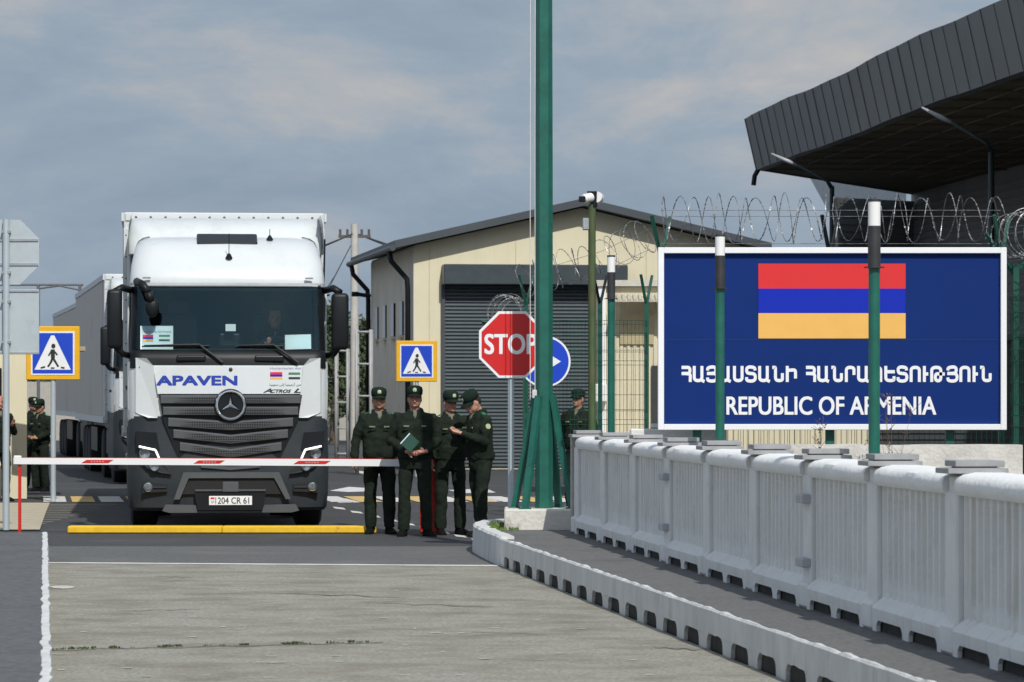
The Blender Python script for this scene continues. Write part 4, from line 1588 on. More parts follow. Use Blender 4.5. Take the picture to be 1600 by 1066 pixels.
    secs = [cab_section(0.24, 1.19, 0.05, 0.26), cab_section(0.28, 1.22, 0.0, 0.28), cab_section(0.50, 1.24, -0.03, 0.28), cab_section(0.80, 1.245, -0.03, 0.28), cab_section(0.98, 1.24, -0.015, 0.27), cab_section(1.15, 1.235, 0.0, 0.26), cab_section(1.40, 1.225, 0.01, 0.25)]
    bu.ring_loft(secs, close=True, cap=True)
    buo = bu.build('bumper', bumper_m, root, 'auto')
    # lower centre frame and opening
    fr = MB()
    o1 = [(x_(272), z_(780)), (x_(287), z_(738)), (x_(436), z_(738)), (x_(454), z_(780)), (x_(446), z_(780)), (x_(428), z_(747)), (x_(295), z_(747)), (x_(281), z_(780))]
    fr.prism(o1, -0.075, -0.03)
    fr.build('lower_frame', slat_m, buo)
    op = MB()
    op.prism([(x_(284), z_(772)), (x_(296), z_(748.5)), (x_(427), z_(748.5)), (x_(443), z_(772))], -0.042, -0.02)
    op.build('lower_intake', M('intake_black', (0.006, 0.006, 0.007), 0.6), buo)
    bars = MB()
    bars.box((x_(360), -0.05, z_(766)), (0.86, 0.02, 0.022))
    bars.box((x_(360), -0.058, z_(761)), (0.20, 0.03, 0.13), None, 0.01)
    bars.build('intake_bar', slat_m, buo)
    ch = MB()
    rings = []
    for t in range(9):
        u = -1 + t / 4
        xx = x_(360) + u * 0.36
        zz = z_(729 + 4 * (1 - abs(u)))
        rings.append([(xx, -0.05, zz - 0.012), (xx, -0.05, zz + 0.03), (xx, -0.02, zz + 0.03), (xx, -0.02, zz - 0.012)])
    ch.ring_loft(rings)
    ch.build('lower_trim', slat_m, buo)
    # plate holder and number plate
    ph = MB()
    ph.prism([(x_(309), z_(797)), (x_(304), z_(770)), (x_(415), z_(770)), (x_(410), z_(797))], -0.078, -0.03)
    pho = ph.build('plate_holder', black, buo)
    pq = MB()
    pq.box((x_(360), -0.083, z_(782)), (0.525, 0.008, 0.112), None, 0.003)
    pq.build('number_plate', sign_white, pho)
    if first:
        link('plate_lettering', text_mesh('204 CR 61', x_(340), x_(389), z_(787), z_(777), -0.0875, 0.01), sign_black, pho)
        fq2 = MB()
        fq2.box((x_(332), -0.0885, z_(778.3)), (0.05, 0.002, 0.022))
        fq2.build('plate_flag', flag_red, pho)
        link('plate_lettering', text_mesh('AM', x_(329.5), x_(334.5), z_(786.5), z_(782), -0.0875, 0.0), sign_black, pho)
        fq3 = MB()
        fq3.box((x_(337), -0.0885, z_(782)), (0.008, 0.002, 0.08))
        fq3.build('plate_bar', sign_black, pho)
    # lip under the bumper
    lip = MB()
    lip.prism([(x_(254), z_(798)), (x_(259), z_(788)), (x_(306), z_(789)), (x_(310), z_(799)), (x_(408), z_(799)), (x_(413), z_(789)), (x_(462), z_(788)), (x_(467), z_(798)), (x_(455), z_(801)), (x_(265), z_(801))], -0.045, 0.0)
    lip.build('bumper_lip', slat_m, buo)
    for sx in (-1, 1):
        q = lambda px: sx * (360 - px) / S + x_(360) if sx > 0 else x_(px)
        # recess panel above the headlight
        rc = MB()
        rc.prism([(q(214), z_(700)), (q(213), z_(674)), (q(245), z_(676)), (q(250), z_(703))], -0.008 + 0.02, 0.2)
        rc.build('lamp_recess', black, buo)
        # headlight
        hl_ = MB()
        pol = [(q(218), z_(698)), (q(244), z_(703)), (q(252), z_(719)), (q(266), z_(733)), (q(268), z_(741)), (q(250), z_(738)), (q(230), z_(731)), (q(219), z_(719))]
        r0 = []
        r1 = []
        for (a_, b2) in pol:
            t = max(0, (abs(a_) - 0.80) / 0.42)
            yy = -0.055 + 0.10 * t ** 2
            r0.append((a_, yy, b2))
            r1.append((a_, yy + 0.18, b2))
        hl_.ring_loft([r0, r1])
        ho = hl_.build('headlight', M('headlight_housing', (0.035, 0.038, 0.042), 0.15), buo)
        dr = MB()
        for (a_, b_) in (((218, 697.5), (243.5, 703)), ((243.5, 703), (250, 718))):
            pa = Vector((q(a_[0]), -0.072 + 0.05 * max(0, (abs(q(a_[0])) - 0.85) / 0.3), z_(a_[1])))
            pb = Vector((q(b_[0]), -0.072 + 0.05 * max(0, (abs(q(b_[0])) - 0.85) / 0.3), z_(b_[1])))
            dr.tube([pa, pb], 0.014, 6)
        drm = MATS.get('daylight_lamp')
        if not drm:
            drm = M('daylight_lamp', (0.9, 0.9, 0.9), 0.3)
            bs = drm.node_tree.nodes['Principled BSDF']
            bs.inputs['Emission Color'].default_value = (1, 1, 1, 1)
            bs.inputs['Emission Strength'].default_value = 0.9
        dr.build('daylight_strip', drm, ho)
        ln = MB()
        ln.lathe([(0.0, 0.0), (-0.012, 0.045), (-0.02, 0.062), (0.0, 0.07), (0.02, 0.07)], (q(227), -0.035, z_(709)), 'y', 18)
        ln.lathe([(0.0, 0.0), (-0.01, 0.05), (0.0, 0.06), (0.02, 0.06)], (q(242), -0.062, z_(729)), 'y', 18)
        ln.build('lamp_lens', lampglass, ho)
        # fog lamp with slot
        fgm = MB()
        fgm.prism([(q(223), z_(770)), (q(224), z_(752)), (q(262), z_(757)), (q(262), z_(768))], -0.035, 0.05)
        fgo = fgm.build('fog_recess', M('intake_black', (0.006, 0.006, 0.007), 0.6), buo)
        l2 = MB()
        l2.lathe([(-0.012, 0.0), (-0.018, 0.035), (-0.01, 0.055), (0.015, 0.058)], (q(232), -0.04, z_(761)), 'y', 20)
        l2.build('fog_lamp', lampglass, fgo, 'auto')
        ba = MB()
        ba.box((q(250), -0.042, z_(761)), (0.16, 0.02, 0.02))
        ba.build('fog_bar', bumper_m, fgo)
    # steps / lower cab sides
    for sx in (-1, 1):
        stp = MB()
        stp.box((sx * 1.19, 1.0, 0.85), (0.1, 1.4, 0.9), None, 0.03)
        stp.build('step_panel', bumper_m, root)
    # chassis
    chs = MB()
    for sx in (-0.43, 0.43):
        chs.box((sx, 3.4, 0.85), (0.09, 5.6, 0.26))
    chs.box((0, 3.4, 0.8), (0.8, 0.2, 0.2))
    chs.box((0, 1.4, 0.55), (1.9, 0.12, 0.12))
    chs.box((0, 5.0, 0.55), (1.9, 0.16, 0.16))
    for sx in (-1, 1):
        chs.box((sx * 0.95, 3.1, 0.75), (0.5, 1.3, 0.55), None, 0.05)
    chs.build('chassis', black, root)

    def wheel(x, y, w_, parent=root):
        t = MB()
        t.lathe([(-w_ / 2, 0.30), (-w_ / 2, 0.44), (-w_ / 2 + 0.03, 0.495), (-0.02, 0.505), (0.02, 0.505), (w_ / 2 - 0.03, 0.495), (w_ / 2, 0.44), (w_ / 2, 0.30)], (x, y, 0.503), 'x', 32)
        wo = t.build('wheel', rubber, root, 'auto')
        r_ = MB()
        r_.lathe([(-w_ / 2 + 0.03, 0.0), (-w_ / 2 + 0.02, 0.12), (-w_ / 2 + 0.09, 0.2), (-w_ / 2 + 0.02, 0.295), (w_ / 2 - 0.02, 0.295), (w_ / 2 - 0.09, 0.2), (w_ / 2 - 0.02, 0.12), (w_ / 2 - 0.03, 0.0)], (x, y, 0.503), 'x', 24)
        r_.build('rim', steel, wo, 'auto')
    for sx in (-1, 1):
        wheel(sx * 1.03, 1.42, 0.34)
        wheel(sx * 0.93, 5.05, 0.56)
        for k in range(3):
            wheel(sx * 1.02, 11.2 + 1.32 * k, 0.38)
    # trailer
    T0, T1 = 2.45, 15.9
    hw, zb_, zt = 1.30, 1.12, 4.03
    tb = MB()
    tb.box((0, (T0 + T1) / 2, (zb_ + zt) / 2), (2 * hw, T1 - T0, zt - zb_), None, 0.025, 2)
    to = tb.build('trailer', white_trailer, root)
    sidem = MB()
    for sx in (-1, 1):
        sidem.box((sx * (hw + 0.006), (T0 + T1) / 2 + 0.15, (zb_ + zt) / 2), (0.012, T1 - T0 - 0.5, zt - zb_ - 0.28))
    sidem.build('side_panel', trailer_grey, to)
    ed = MB()
    ed.box((0, T0 - 0.008, zt - 0.06), (2 * hw - 0.05, 0.02, 0.10), None, 0.004)
    for sx in (-1, 1):
        ed.box((sx * (hw - 0.035), T0 - 0.009, (zb_ + zt) / 2 - 0.08), (0.07, 0.022, zt - zb_ - 0.26), None, 0.004)
        ed.box((sx * (hw + 0.012), (T0 + T1) / 2, zb_ + 0.07), (0.03, T1 - T0, 0.13))
        ed.box((sx * (hw + 0.012), (T0 + T1) / 2, zt - 0.06), (0.03, T1 - T0, 0.11))
    ed.build('edge_rail', white_trailer, to)
    rv = MB()
    for i in range(13):
        x = -hw + 0.16 + (2 * hw - 0.32) * i / 12
        rv.ell((x, T0 - 0.02, zt - 0.065), (0.017, 0.008, 0.017), None, 8, 6)
    for i in range(9):
        rv.ell((-hw + 0.03, T0 - 0.02, zt - 0.3 - i * 0.28), (0.012, 0.006, 0.012), None, 6, 4)
    rv.build('rivet', M('rivet_dark', (0.12, 0.12, 0.13), 0.5), to)
    un = MB()
    for sx in (-0.5, 0.5):
        un.box((sx, 9.3, 0.99), (0.1, 12.6, 0.24))
    un.box((-0.8, 6.9, 0.6), (0.12, 0.12, 1.0))
    un.box((0.8, 6.9, 0.6), (0.12, 0.12, 1.0))
    for k in range(3):
        un.box((0, 11.2 + 1.32 * k, 0.5), (1.9, 0.14, 0.14))
    for sx in (-1, 1):
        un.box((sx * 1.18, 9.0, 0.75), (0.03, 2.8, 0.5))
    un.build('trailer_chassis', black, to)
    return root


L1 = make_lorry(True)
L1.location = (at(357, 0, 41.9).x, 41.9, 0)
L1.rotation_euler = (0, 0, R(6.0))
L2 = make_lorry(False)
L2['label'] = 'second white lorry, mostly hidden directly behind the lettered one'


def put_lorry(o_, px, d, deg):
    """stand the lorry so that its trailer's front left corner is seen at px"""
    c = at(px, 0, d)
    a_ = R(deg)
    lx_, ly_ = -1.3 * math.cos(a_) - 2.45 * math.sin(a_), -1.3 * math.sin(a_) + 2.45 * math.cos(a_)
    o_.location = (c.x - lx_, d - ly_, 0)
    o_.rotation_euler = (0, 0, a_)


put_lorry(L2, 163, 66.4, 9.6)
L3 = dup(L2, (0, 0, 0), 0, 'third white lorry, furthest back in the queue, its side just showing')
put_lorry(L3, 124, 85.5, 10.4)


# ------------------------------------------------------------------ people
def person(loc, rz, label, sc=1.0, pose=None, cat='person', group=None, cap=True, boards=True, patch=False, bulk=1.0, badge=True):
    P = dict(head_yaw=0, head_pitch=0, lean=0.0,
             ea=(-0.27, 0.03, 1.16), wa=(-0.29, -0.04, 0.90), ha=(0.02, -0.1, -1),
             eb=(0.27, 0.03, 1.16), wb=(0.29, -0.04, 0.90), hb=(-0.02, -0.1, -1),
             ka=(-0.125, -0.02, 0.50), aa=(-0.135, 0.03, 0.09), kb=(0.125, -0.02, 0.50), ab=(0.135, 0.03, 0.09), fa=-0.25, fb=0.25,
             hip=0.0, sit=False)
    P.update(pose or {})
    bulk *= 1.09
    rv = random.Random(label)
    hw_, hj_, hl_ = rv.uniform(0.96, 1.10), rv.uniform(0.92, 1.18), rv.uniform(0.97, 1.05)
    sk_ = skins[rv.randrange(3)]
    root = thing('person', label, cat, loc, rz, group)
    root.scale = (sc, sc, sc)
    if loc[2] == 0:
        root.location.z = -0.012
    V = Vector
    ln = P['lean']

    def LN(p):
        """lean the trunk forward about the hips"""
        p = V(p)
        return V((p.x, p.y - max(0, p.z - 0.95) * ln, p.z))
    HR = Matrix.Rotation(R(P['head_yaw']), 3, 'Z') @ Matrix.Rotation(R(P['head_pitch']), 3, 'X')
    nb = LN((0, 0.01, 1.50))
    H = lambda p: nb + HR @ V(p)
    # ---- body: one continuous skin
    b = MB()
    # head
    rings = []
    for z, rx, ry, oy in ((0.03, 0.030, 0.035, -0.03), (0.045, 0.050, 0.062, -0.022), (0.075, 0.063, 0.082, -0.012), (0.11, 0.070, 0.092, -0.002), (0.15, 0.074, 0.097, 0.003), (0.19, 0.076, 0.099, 0.006), (0.225, 0.071, 0.092, 0.008), (0.25, 0.056, 0.074, 0.008), (0.266, 0.025, 0.035, 0.008)):
        fx_ = hw_ * (hj_ if z < 0.09 else 1.0)
        rings.append([H((rx * fx_ * math.cos(t * PI / 8), oy + ry * math.sin(t * PI / 8), z)) for t in range(16)])
    b.ring_loft(rings)
    b.tube([H((0, -0.086, 0.155)), H((0, -0.104, 0.125)), H((0, -0.116, 0.102)), H((0, -0.096, 0.092))], [0.011, 0.013, 0.017, 0.013], 8)
    b.ell(H((0, -0.08, 0.168)), (0.055, 0.02, 0.012), HR)
    b.ell(H((0, -0.088, 0.052)), (0.026, 0.018, 0.016), HR)
    b.ell(H((0, -0.093, 0.078)), (0.025, 0.012, 0.010), HR)
    for sx in (-1, 1):
        b.ell(H((sx * 0.078, 0.008, 0.125)), (0.010, 0.020, 0.032), HR)
    b.tube([LN((0, 0.02, 1.40)), LN((0, 0.015, 1.50)), H((0, 0.005, 0.08))], [0.065, 0.060, 0.060], 12)
    # trunk core and limbs inside the clothes
    b.tube([V((0, 0, 0.92)), LN((0, 0, 1.1)), LN((0, 0, 1.3)), LN((0, 0.01, 1.42))], [(0.13, 0.09), (0.12, 0.08), (0.14, 0.08), (0.11, 0.07)], 12)
    arms = []
    for sx, e_, w_, h_ in ((-1, P['ea'], P['wa'], P['ha']), (1, P['eb'], P['wb'], P['hb'])):
        sh = LN((sx * 0.175 * bulk, 0.01, 1.405))
        e_, w_ = V(e_), V(w_)
        b.tube([LN((sx * 0.06, 0.01, 1.38)), sh, e_, w_], [0.045, 0.045, 0.036, 0.026], 10)
        hd = V(h_).normalized()
        up = V((sx * -1.0, 0, 0)) if abs(hd.z) > 0.6 else V((0, 0, 1))
        side = hd.cross(V((0, -1, 0)) if abs(hd.y) < 0.8 else V((0, 0, 1))).normalized()
        if side.z > 0.9 or side.length < 0.1:
            side = hd.cross(V((1, 0, 0))).normalized()
        nrm = side.cross(hd).normalized()
        # hanging: palm faces the body, thumb forward
        if abs(hd.z) > 0.7:
            side = V((0, -1, 0))
            side = (side - hd * side.dot(hd)).normalized()
            nrm = V((-sx, 0, 0))
        pc = w_ + hd * 0.045
        b.tube([w_ - hd * 0.01, pc, w_ + hd * 0.085], [(0.026, 0.02), (0.036, 0.017), (0.034, 0.015)], 10)
        pm_ = w_ + hd * 0.05
        for q in range(3):
            b.ell(w_ + hd * (0.03 + 0.025 * q), (0.026, 0.026, 0.026), None, 8, 6)
        for q, fl in enumerate((0.062, 0.072, 0.068, 0.052)):
            o_ = side * (0.027 - 0.018 * q)
            k0 = w_ + hd * 0.08 + o_
            k1 = k0 + (hd * 0.92 + nrm * 0.25).normalized() * fl * 0.5
            k2 = k1 + (hd * 0.6 + nrm * 0.75).normalized() * fl * 0.5
            b.tube([w_ + hd * 0.05 + o_ * 0.8, k0, k1, k2], [0.010, 0.0095, 0.0085, 0.007], 6)
        t0 = w_ + hd * 0.025 + side * 0.02
        t1 = t0 + (hd * 0.55 + side * 0.8).normalized() * 0.035
        t2 = t1 + (hd * 0.9 + side * 0.25 + nrm * 0.3).normalized() * 0.032
        b.tube([t0, t1, t2], [0.013, 0.011, 0.009], 6)
        arms.append((sx, sh, e_, w_))
    legs = []
    for sx, k_, a_ in ((-1, P['ka'], P['aa']), (1, P['kb'], P['ab'])):
        hp = V((sx * 0.095, 0.0, 0.90))
        k_, a_ = V(k_), V(a_)
        b.tube([V((0, 0, 0.93)), hp, k_, a_.lerp(k_, 0.25)], [0.08, 0.07, 0.05, 0.036], 10)
        legs.append((sx, hp, k_, a_))
    me = remesh(b.bm, 0.0085, 2, 0.4)
    body = link('body', me, sk_, root, True)
    # eyes and mouth
    ey = MB()
    for sx in (-1, 1):
        ey.ell(H((sx * 0.030, -0.083, 0.145)), (0.013, 0.009, 0.007), HR, 8, 6)
        ey.box(H((sx * 0.031, -0.093, 0.166)), (0.036, 0.012, 0.007), HR)
    ey.build('eye', eye_m, body)
    MB().box(H((0, -0.1025, 0.079)), (0.040, 0.008, 0.007), HR).build('mouth', lip_m, body)
    # hair round the back of the head
    hr = MB()
    rings = []
    for z, rx, ry, oy in ((0.085, 0.060, 0.072, 0.034), (0.12, 0.075, 0.086, 0.026), (0.17, 0.081, 0.094, 0.018), (0.22, 0.078, 0.094, 0.012), (0.255, 0.055, 0.07, 0.010), (0.274, 0.02, 0.03, 0.01)):
        rings.append([H((rx * math.cos(t * PI / 8), oy + ry * math.sin(t * PI / 8), z)) for t in range(16)])
    hr.ring_loft(rings)
    hr.build('hair', hair_m, root, True)
    # ---- jacket
    j = MB()
    rings = []
    B = bulk
    for z, rx, ry, oy in ((0.925, 0.172, 0.128, 0.0), (0.95, 0.178, 0.134, 0.0), (1.0, 0.180, 0.138, -0.005), (1.10, 0.182, 0.136, -0.008), (1.22, 0.192, 0.132, -0.006), (1.32, 0.200, 0.130, 0.0), (1.39, 0.196, 0.118, 0.008), (1.44, 0.160, 0.098, 0.012), (1.475, 0.098, 0.080, 0.014), (1.50, 0.072, 0.072, 0.012)):
        rr = []
        for t in range(20):
            a_ = 2 * PI * t / 20
            ca, sa = math.cos(a_), math.sin(a_)
            ca = math.copysign(abs(ca) ** 0.8, ca)
            sa = math.copysign(abs(sa) ** 0.8, sa)
            p = V((rx * B * ca, oy + ry * B * sa, z))
            rr.append(LN(p) if z > 1.0 else p)
        rings.append(rr)
    j.ring_loft(rings)
    for sx, sh, e_, w_ in arms:
        m1 = sh.lerp(e_, 0.5)
        m2 = e_.lerp(w_, 0.5)
        j.tube([LN((sx * 0.10, 0.012, 1.40)), sh, m1, e_, m2, w_.lerp(e_, 0.06)], [0.07, 0.076, 0.068, 0.062, 0.056, 0.046], 12)
        j.ell(sh + V((sx * 0.0, 0, -0.01)), (0.072, 0.074, 0.07))
        j.ell(e_, (0.060, 0.060, 0.060))
    # stand-up / open collar
    for sx in (-1, 1):
        j.tube([LN((sx * 0.015, -0.082, 1.43)), LN((sx * 0.066, -0.06, 1.485)), LN((sx * 0.082, 0.01, 1.512)), LN((sx * 0.04, 0.082, 1.525)), LN((0, 0.09, 1.525))], [(0.016, 0.024)] * 5, 8)
    me = remesh(j.bm, 0.0125, 2, 0.5, 0.016, 7.5, 1.3)
    jo = link('jacket', me, uniform, root, True)
    # zip line and pocket flaps
    dtl = MB()
    fz = lambda z: LN((0, 0, z)).y - 0.140 * B
    for sx in (-1, 1):
        dtl.box(V((sx * 0.085 * B, fz(1.27) + 0.010, 1.27)), (0.105, 0.02, 0.022), Matrix.Rotation(R(-12 * sx), 3, 'Z'), 0.004)
    dtl.build('pocket_flap', cap_m, jo)
    tg_ = MB()
    for sx in (-1, 1):
        tg_.box(V((sx * 0.085 * B, fz(1.315) + 0.012, 1.312)), (0.075, 0.012, 0.018), Matrix.Rotation(R(-14 * sx), 3, 'Z'))
    tg_.build('name_tag', M('tag_pale', (0.17, 0.19, 0.11), 0.7, var=0.6, scale=90), jo)
    if boards:
        for sx in (-1, 1):
            q = MB()
            q.box(LN((sx * 0.145 * B, 0.012, 1.470)), (0.115, 0.05, 0.012), Matrix.Rotation(R(26 * sx), 3, 'Y'), 0.004)
            q.build('shoulder_board', board_m, jo)
    if patch:
        sx, sh, e_, w_ = arms[1]
        q = MB()
        c = sh.lerp(e_, 0.30)
        dv = (e_ - sh).normalized()
        q.lathe([(0, 0.0), (0, 0.034), (0.010, 0.032), (0.010, 0)], V((c.x + 0.064, c.y, c.z)), 'x', 14)
        q.build('sleeve_patch', badge_m, jo)
    # shirt showing in the open neck
    q = MB()
    rings = []
    for z, hw, yy in ((1.40, 0.012, -0.112), (1.44, 0.028, -0.098), (1.475, 0.044, -0.078), (1.50, 0.045, -0.062)):
        rings.append([LN((-hw, yy + 0.006, z)), LN((0, yy - 0.012, z)), LN((hw, yy + 0.006, z)), LN((hw, yy + 0.05, z)), LN((-hw, yy + 0.05, z))])
    q.ring_loft(rings)
    q.build('shirt', shirt_m, root, True)
    # ---- trousers
    t_ = MB()
    rings = []
    for z, rx, ry in ((0.80, 0.155, 0.11), (0.86, 0.172, 0.125), (0.93, 0.172, 0.125), (1.0, 0.165, 0.12)):
        rings.append([V((rx * B * math.cos(2 * PI * q / 16), ry * B * math.sin(2 * PI * q / 16), z)) for q in range(16)])
    t_.ring_loft(rings)
    for sx, hp, k_, a_ in legs:
        lo = a_ + V((0, 0.0, -0.01))
        t_.tube([hp, hp.lerp(k_, 0.35), k_, k_.lerp(a_, 0.5), lo], [0.092, 0.094, 0.078, 0.075, 0.072], 12)
        t_.ell(k_, (0.076, 0.076, 0.076))
    me = remesh(t_.bm, 0.0125, 2, 0.5, 0.015, 7.0, 0.9)
    link('trousers', me, uniform_b, root, True)
    # ---- boots
    for (sx, hp, k_, a_), yw in zip(legs, (P['fa'], P['fb'])):
        q = MB()
        rt = Matrix.Rotation(yw, 3, 'Z')
        base = V((a_.x, a_.y, a_.z - 0.09))
        rings = []
        for y, w_, h0, h1 in ((0.075, 0.026, 0.0, 0.05), (0.06, 0.038, 0.0, 0.10), (0.0, 0.043, 0.0, 0.12), (-0.06, 0.043, 0.0, 0.09), (-0.12, 0.049, 0.0, 0.065), (-0.17, 0.046, 0.0, 0.052), (-0.205, 0.026, 0.006, 0.035)):
            rr = []
            for cx, cz in ((-1, 0), (-1.05, 0.35), (-0.7, 0.85), (0, 1), (0.7, 0.85), (1.05, 0.35), (1, 0)):
                rr.append(base + rt @ V((cx * w_, y, h0 + (h1 - h0) * cz)))
            rings.append(rr)
        q.ring_loft(rings)
        q.tube([base + V((0, 0.01, 0.06)), base + V((0, 0.01, 0.17))], [0.05, 0.055], 12)
        q.build('boot', boot_m, root, 'auto')
    # ---- cap
    if cap:
        c = MB()
        rings = []
        for z, rx, ry, oy in ((0.182, 0.090, 0.108, 0.004), (0.215, 0.096, 0.115, 0.004), (0.245, 0.096, 0.113, 0.002), (0.275, 0.086, 0.100, 0.002), (0.292, 0.055, 0.068, 0.004), (0.298, 0.0, 0.0, 0.006)):
            rings.append([H((max(rx, 0.002) * math.cos(t * PI / 10), oy + max(ry, 0.002) * math.sin(t * PI / 10), z)) for t in range(20)])
        c.ring_loft(rings)
        co = c.build('cap', cap_m, root, True)
        vz = MB()
        top_, bot_ = [], []
        inner, outer = [], []
        for t in range(13):
            a_ = PI + PI * t / 12
            cx, sy = math.cos(a_), math.sin(a_)
            inner.append(H((0.080 * cx, -0.02 + 0.086 * sy, 0.196 - 0.012 * abs(cx) ** 2)))
            outer.append(H((0.084 * cx, -0.03 + 0.150 * sy, 0.176 - 0.018 * abs(cx) ** 2)))
        vz.ring_loft([inner, outer, [p + HR @ V((0, 0, -0.007)) for p in outer], [p + HR @ V((0, 0, -0.007)) for p in inner]], close=False, cap=False)
        vz.build('visor', cap_m, co, True)
        if badge:
            q = MB()
            q.ell(H((0, -0.104, 0.238)), (0.026, 0.008, 0.028), HR, 12, 8)
            q.build('cap_badge', badge_m, co)
    return root


G1 = 'uniformed men standing at the barrier'
d1 = 41.10
person((at(592, 0, d1).x, d1, 0), R(6), 'man in dark green uniform, leftmost of the group, the boom crossing before him', 0.985,
       dict(ea=(-0.285, 0.03, 1.15), wa=(-0.30, -0.02, 0.89), eb=(0.27, 0.05, 1.16), wb=(0.20, 0.02, 0.93), aa=(-0.10, 0.03, 0.09), ka=(-0.105, -0.01, 0.5), ab=(0.13, 0.03, 0.09), head_pitch=3), group=G1)
d2 = 40.40
person((at(648, 0, d2).x, d2, 0), R(2), 'man in dark green uniform holding a notebook with both hands in front of him', 0.995,
       dict(ea=(-0.285, 0.02, 1.14), wa=(-0.09, -0.20, 1.005), ha=(0.9, -0.25, -0.12), eb=(0.285, 0.02, 1.14), wb=(0.13, -0.20, 1.01), hb=(-0.9, -0.25, -0.1),
            aa=(-0.135, 0.03, 0.09), ab=(0.15, 0.03, 0.09), ka=(-0.12, -0.02, 0.5), kb=(0.13, -0.02, 0.5), fa=-0.2, fb=0.45), group=G1, boards=False, bulk=1.05)
d3 = 40.85
person((at(703, 0, d3).x, d3, 0), R(16), 'man in dark green uniform with green shoulder boards, third from left, looking aside', 0.965,
       dict(ea=(-0.27, 0.04, 1.16), wa=(-0.25, -0.05, 0.92), eb=(0.27, 0.06, 1.16), wb=(0.18, 0.05, 0.95), head_yaw=10, head_pitch=8, fa=-0.1, fb=0.35, aa=(-0.11, 0.03, 0.09), ka=(-0.115, -0.02, 0.5)), group=G1)
d4 = 40.42
person((at(751, 0, d4).x, d4, 0), R(-62), 'man in dark green uniform at the right of the group, head bent over his hands', 0.98,
       dict(ea=(-0.24, -0.08, 1.17), wa=(-0.02, -0.30, 1.27), ha=(0.5, -0.8, 0.15), eb=(0.25, -0.08, 1.15), wb=(0.06, -0.31, 1.25), hb=(-0.3, -0.9, 0.2),
            head_pitch=34, head_yaw=4, lean=0.08, aa=(-0.1, 0.08, 0.09), ka=(-0.1, 0.0, 0.5), ab=(0.11, -0.04, 0.09), kb=(0.11, -0.05, 0.5)), group=G1, patch=True)
# notebook in the second man's hands
p = at(642, 692, d2)
nb_ = thing('notebook', 'dark green notebook with pale page edge held by the second man', 'notebook', (p.x, d2 - 0.29, p.z - 0.0))
rt = Matrix.Rotation(R(42), 3, 'Y') @ Matrix.Rotation(R(-8), 3, 'X')
MB().box((0, 0, 0), (0.15, 0.016, 0.17), rt, 0.003).build('cover', M('notebook_green', (0.006, 0.055, 0.035), 0.4), nb_)
q = MB()
q.box(rt @ Vector((-0.079, 0.0, 0.0)), (0.014, 0.012, 0.165), rt)
q.build('pages', M('page_pale', (0.6, 0.72, 0.8), 0.7), nb_)

person((at(903, 0, 49.2).x, 49.2, 0), R(-25), 'dark haired man in green uniform standing behind the mesh fence', 0.985, dict(head_yaw=-10, ea=(-0.28, 0.05, 1.16), wa=(-0.26, 0, 0.92)), cap=True, badge=False)
G2 = 'uniformed men by the left booth'
person((at(52, 0, 60.4).x, 60.4, 0), R(25), 'man in dark uniform and cap, half hidden behind another, left of the crossing sign', 0.92, dict(), group=G2)
person((at(63, 0, 59.5).x, 59.5, 0), R(-35), 'man in dark uniform and cap with hands before him, left of the crossing sign', 0.90,
       dict(ea=(-0.27, 0.0, 1.15), wa=(-0.1, -0.22, 1.05), ha=(0.7, -0.5, 0.1), eb=(0.27, 0.0, 1.15), wb=(0.12, -0.22, 1.03), hb=(-0.6, -0.5, 0.1), head_pitch=10), group=G2)
person((at(-2, 0, 54.0).x, 54.0, 0), R(30), 'man in dark clothes almost hidden behind the sign pole at the left edge', 0.95, dict(eb=(0.27, 0.0, 1.15), wb=(0.16, -0.2, 1.28), hb=(0.1, -0.5, 0.6)), cap=False, boards=False, badge=False)
# driver
L1m = Matrix.Translation(L1.location) @ Matrix.Rotation(R(6.0), 4, 'Z')
dp = L1m @ Vector((0.62, 1.38, 1.02))
person(tuple(dp), R(6), 'lorry driver in dark clothes sitting behind the windscreen of the front lorry', 0.98,
       dict(ka=(-0.16, -0.45, 0.95), aa=(-0.17, -0.45, 0.56), kb=(0.16, -0.45, 0.95), ab=(0.17, -0.45, 0.56), ea=(-0.30, -0.10, 1.20), wa=(-0.13, -0.46, 1.30), ha=(0.3, -0.7, 0.4), eb=(0.30, -0.1, 1.2), wb=(0.22, -0.44, 1.26), hb=(-0.1, -0.7, 0.5)), cap=False, boards=False, badge=False)


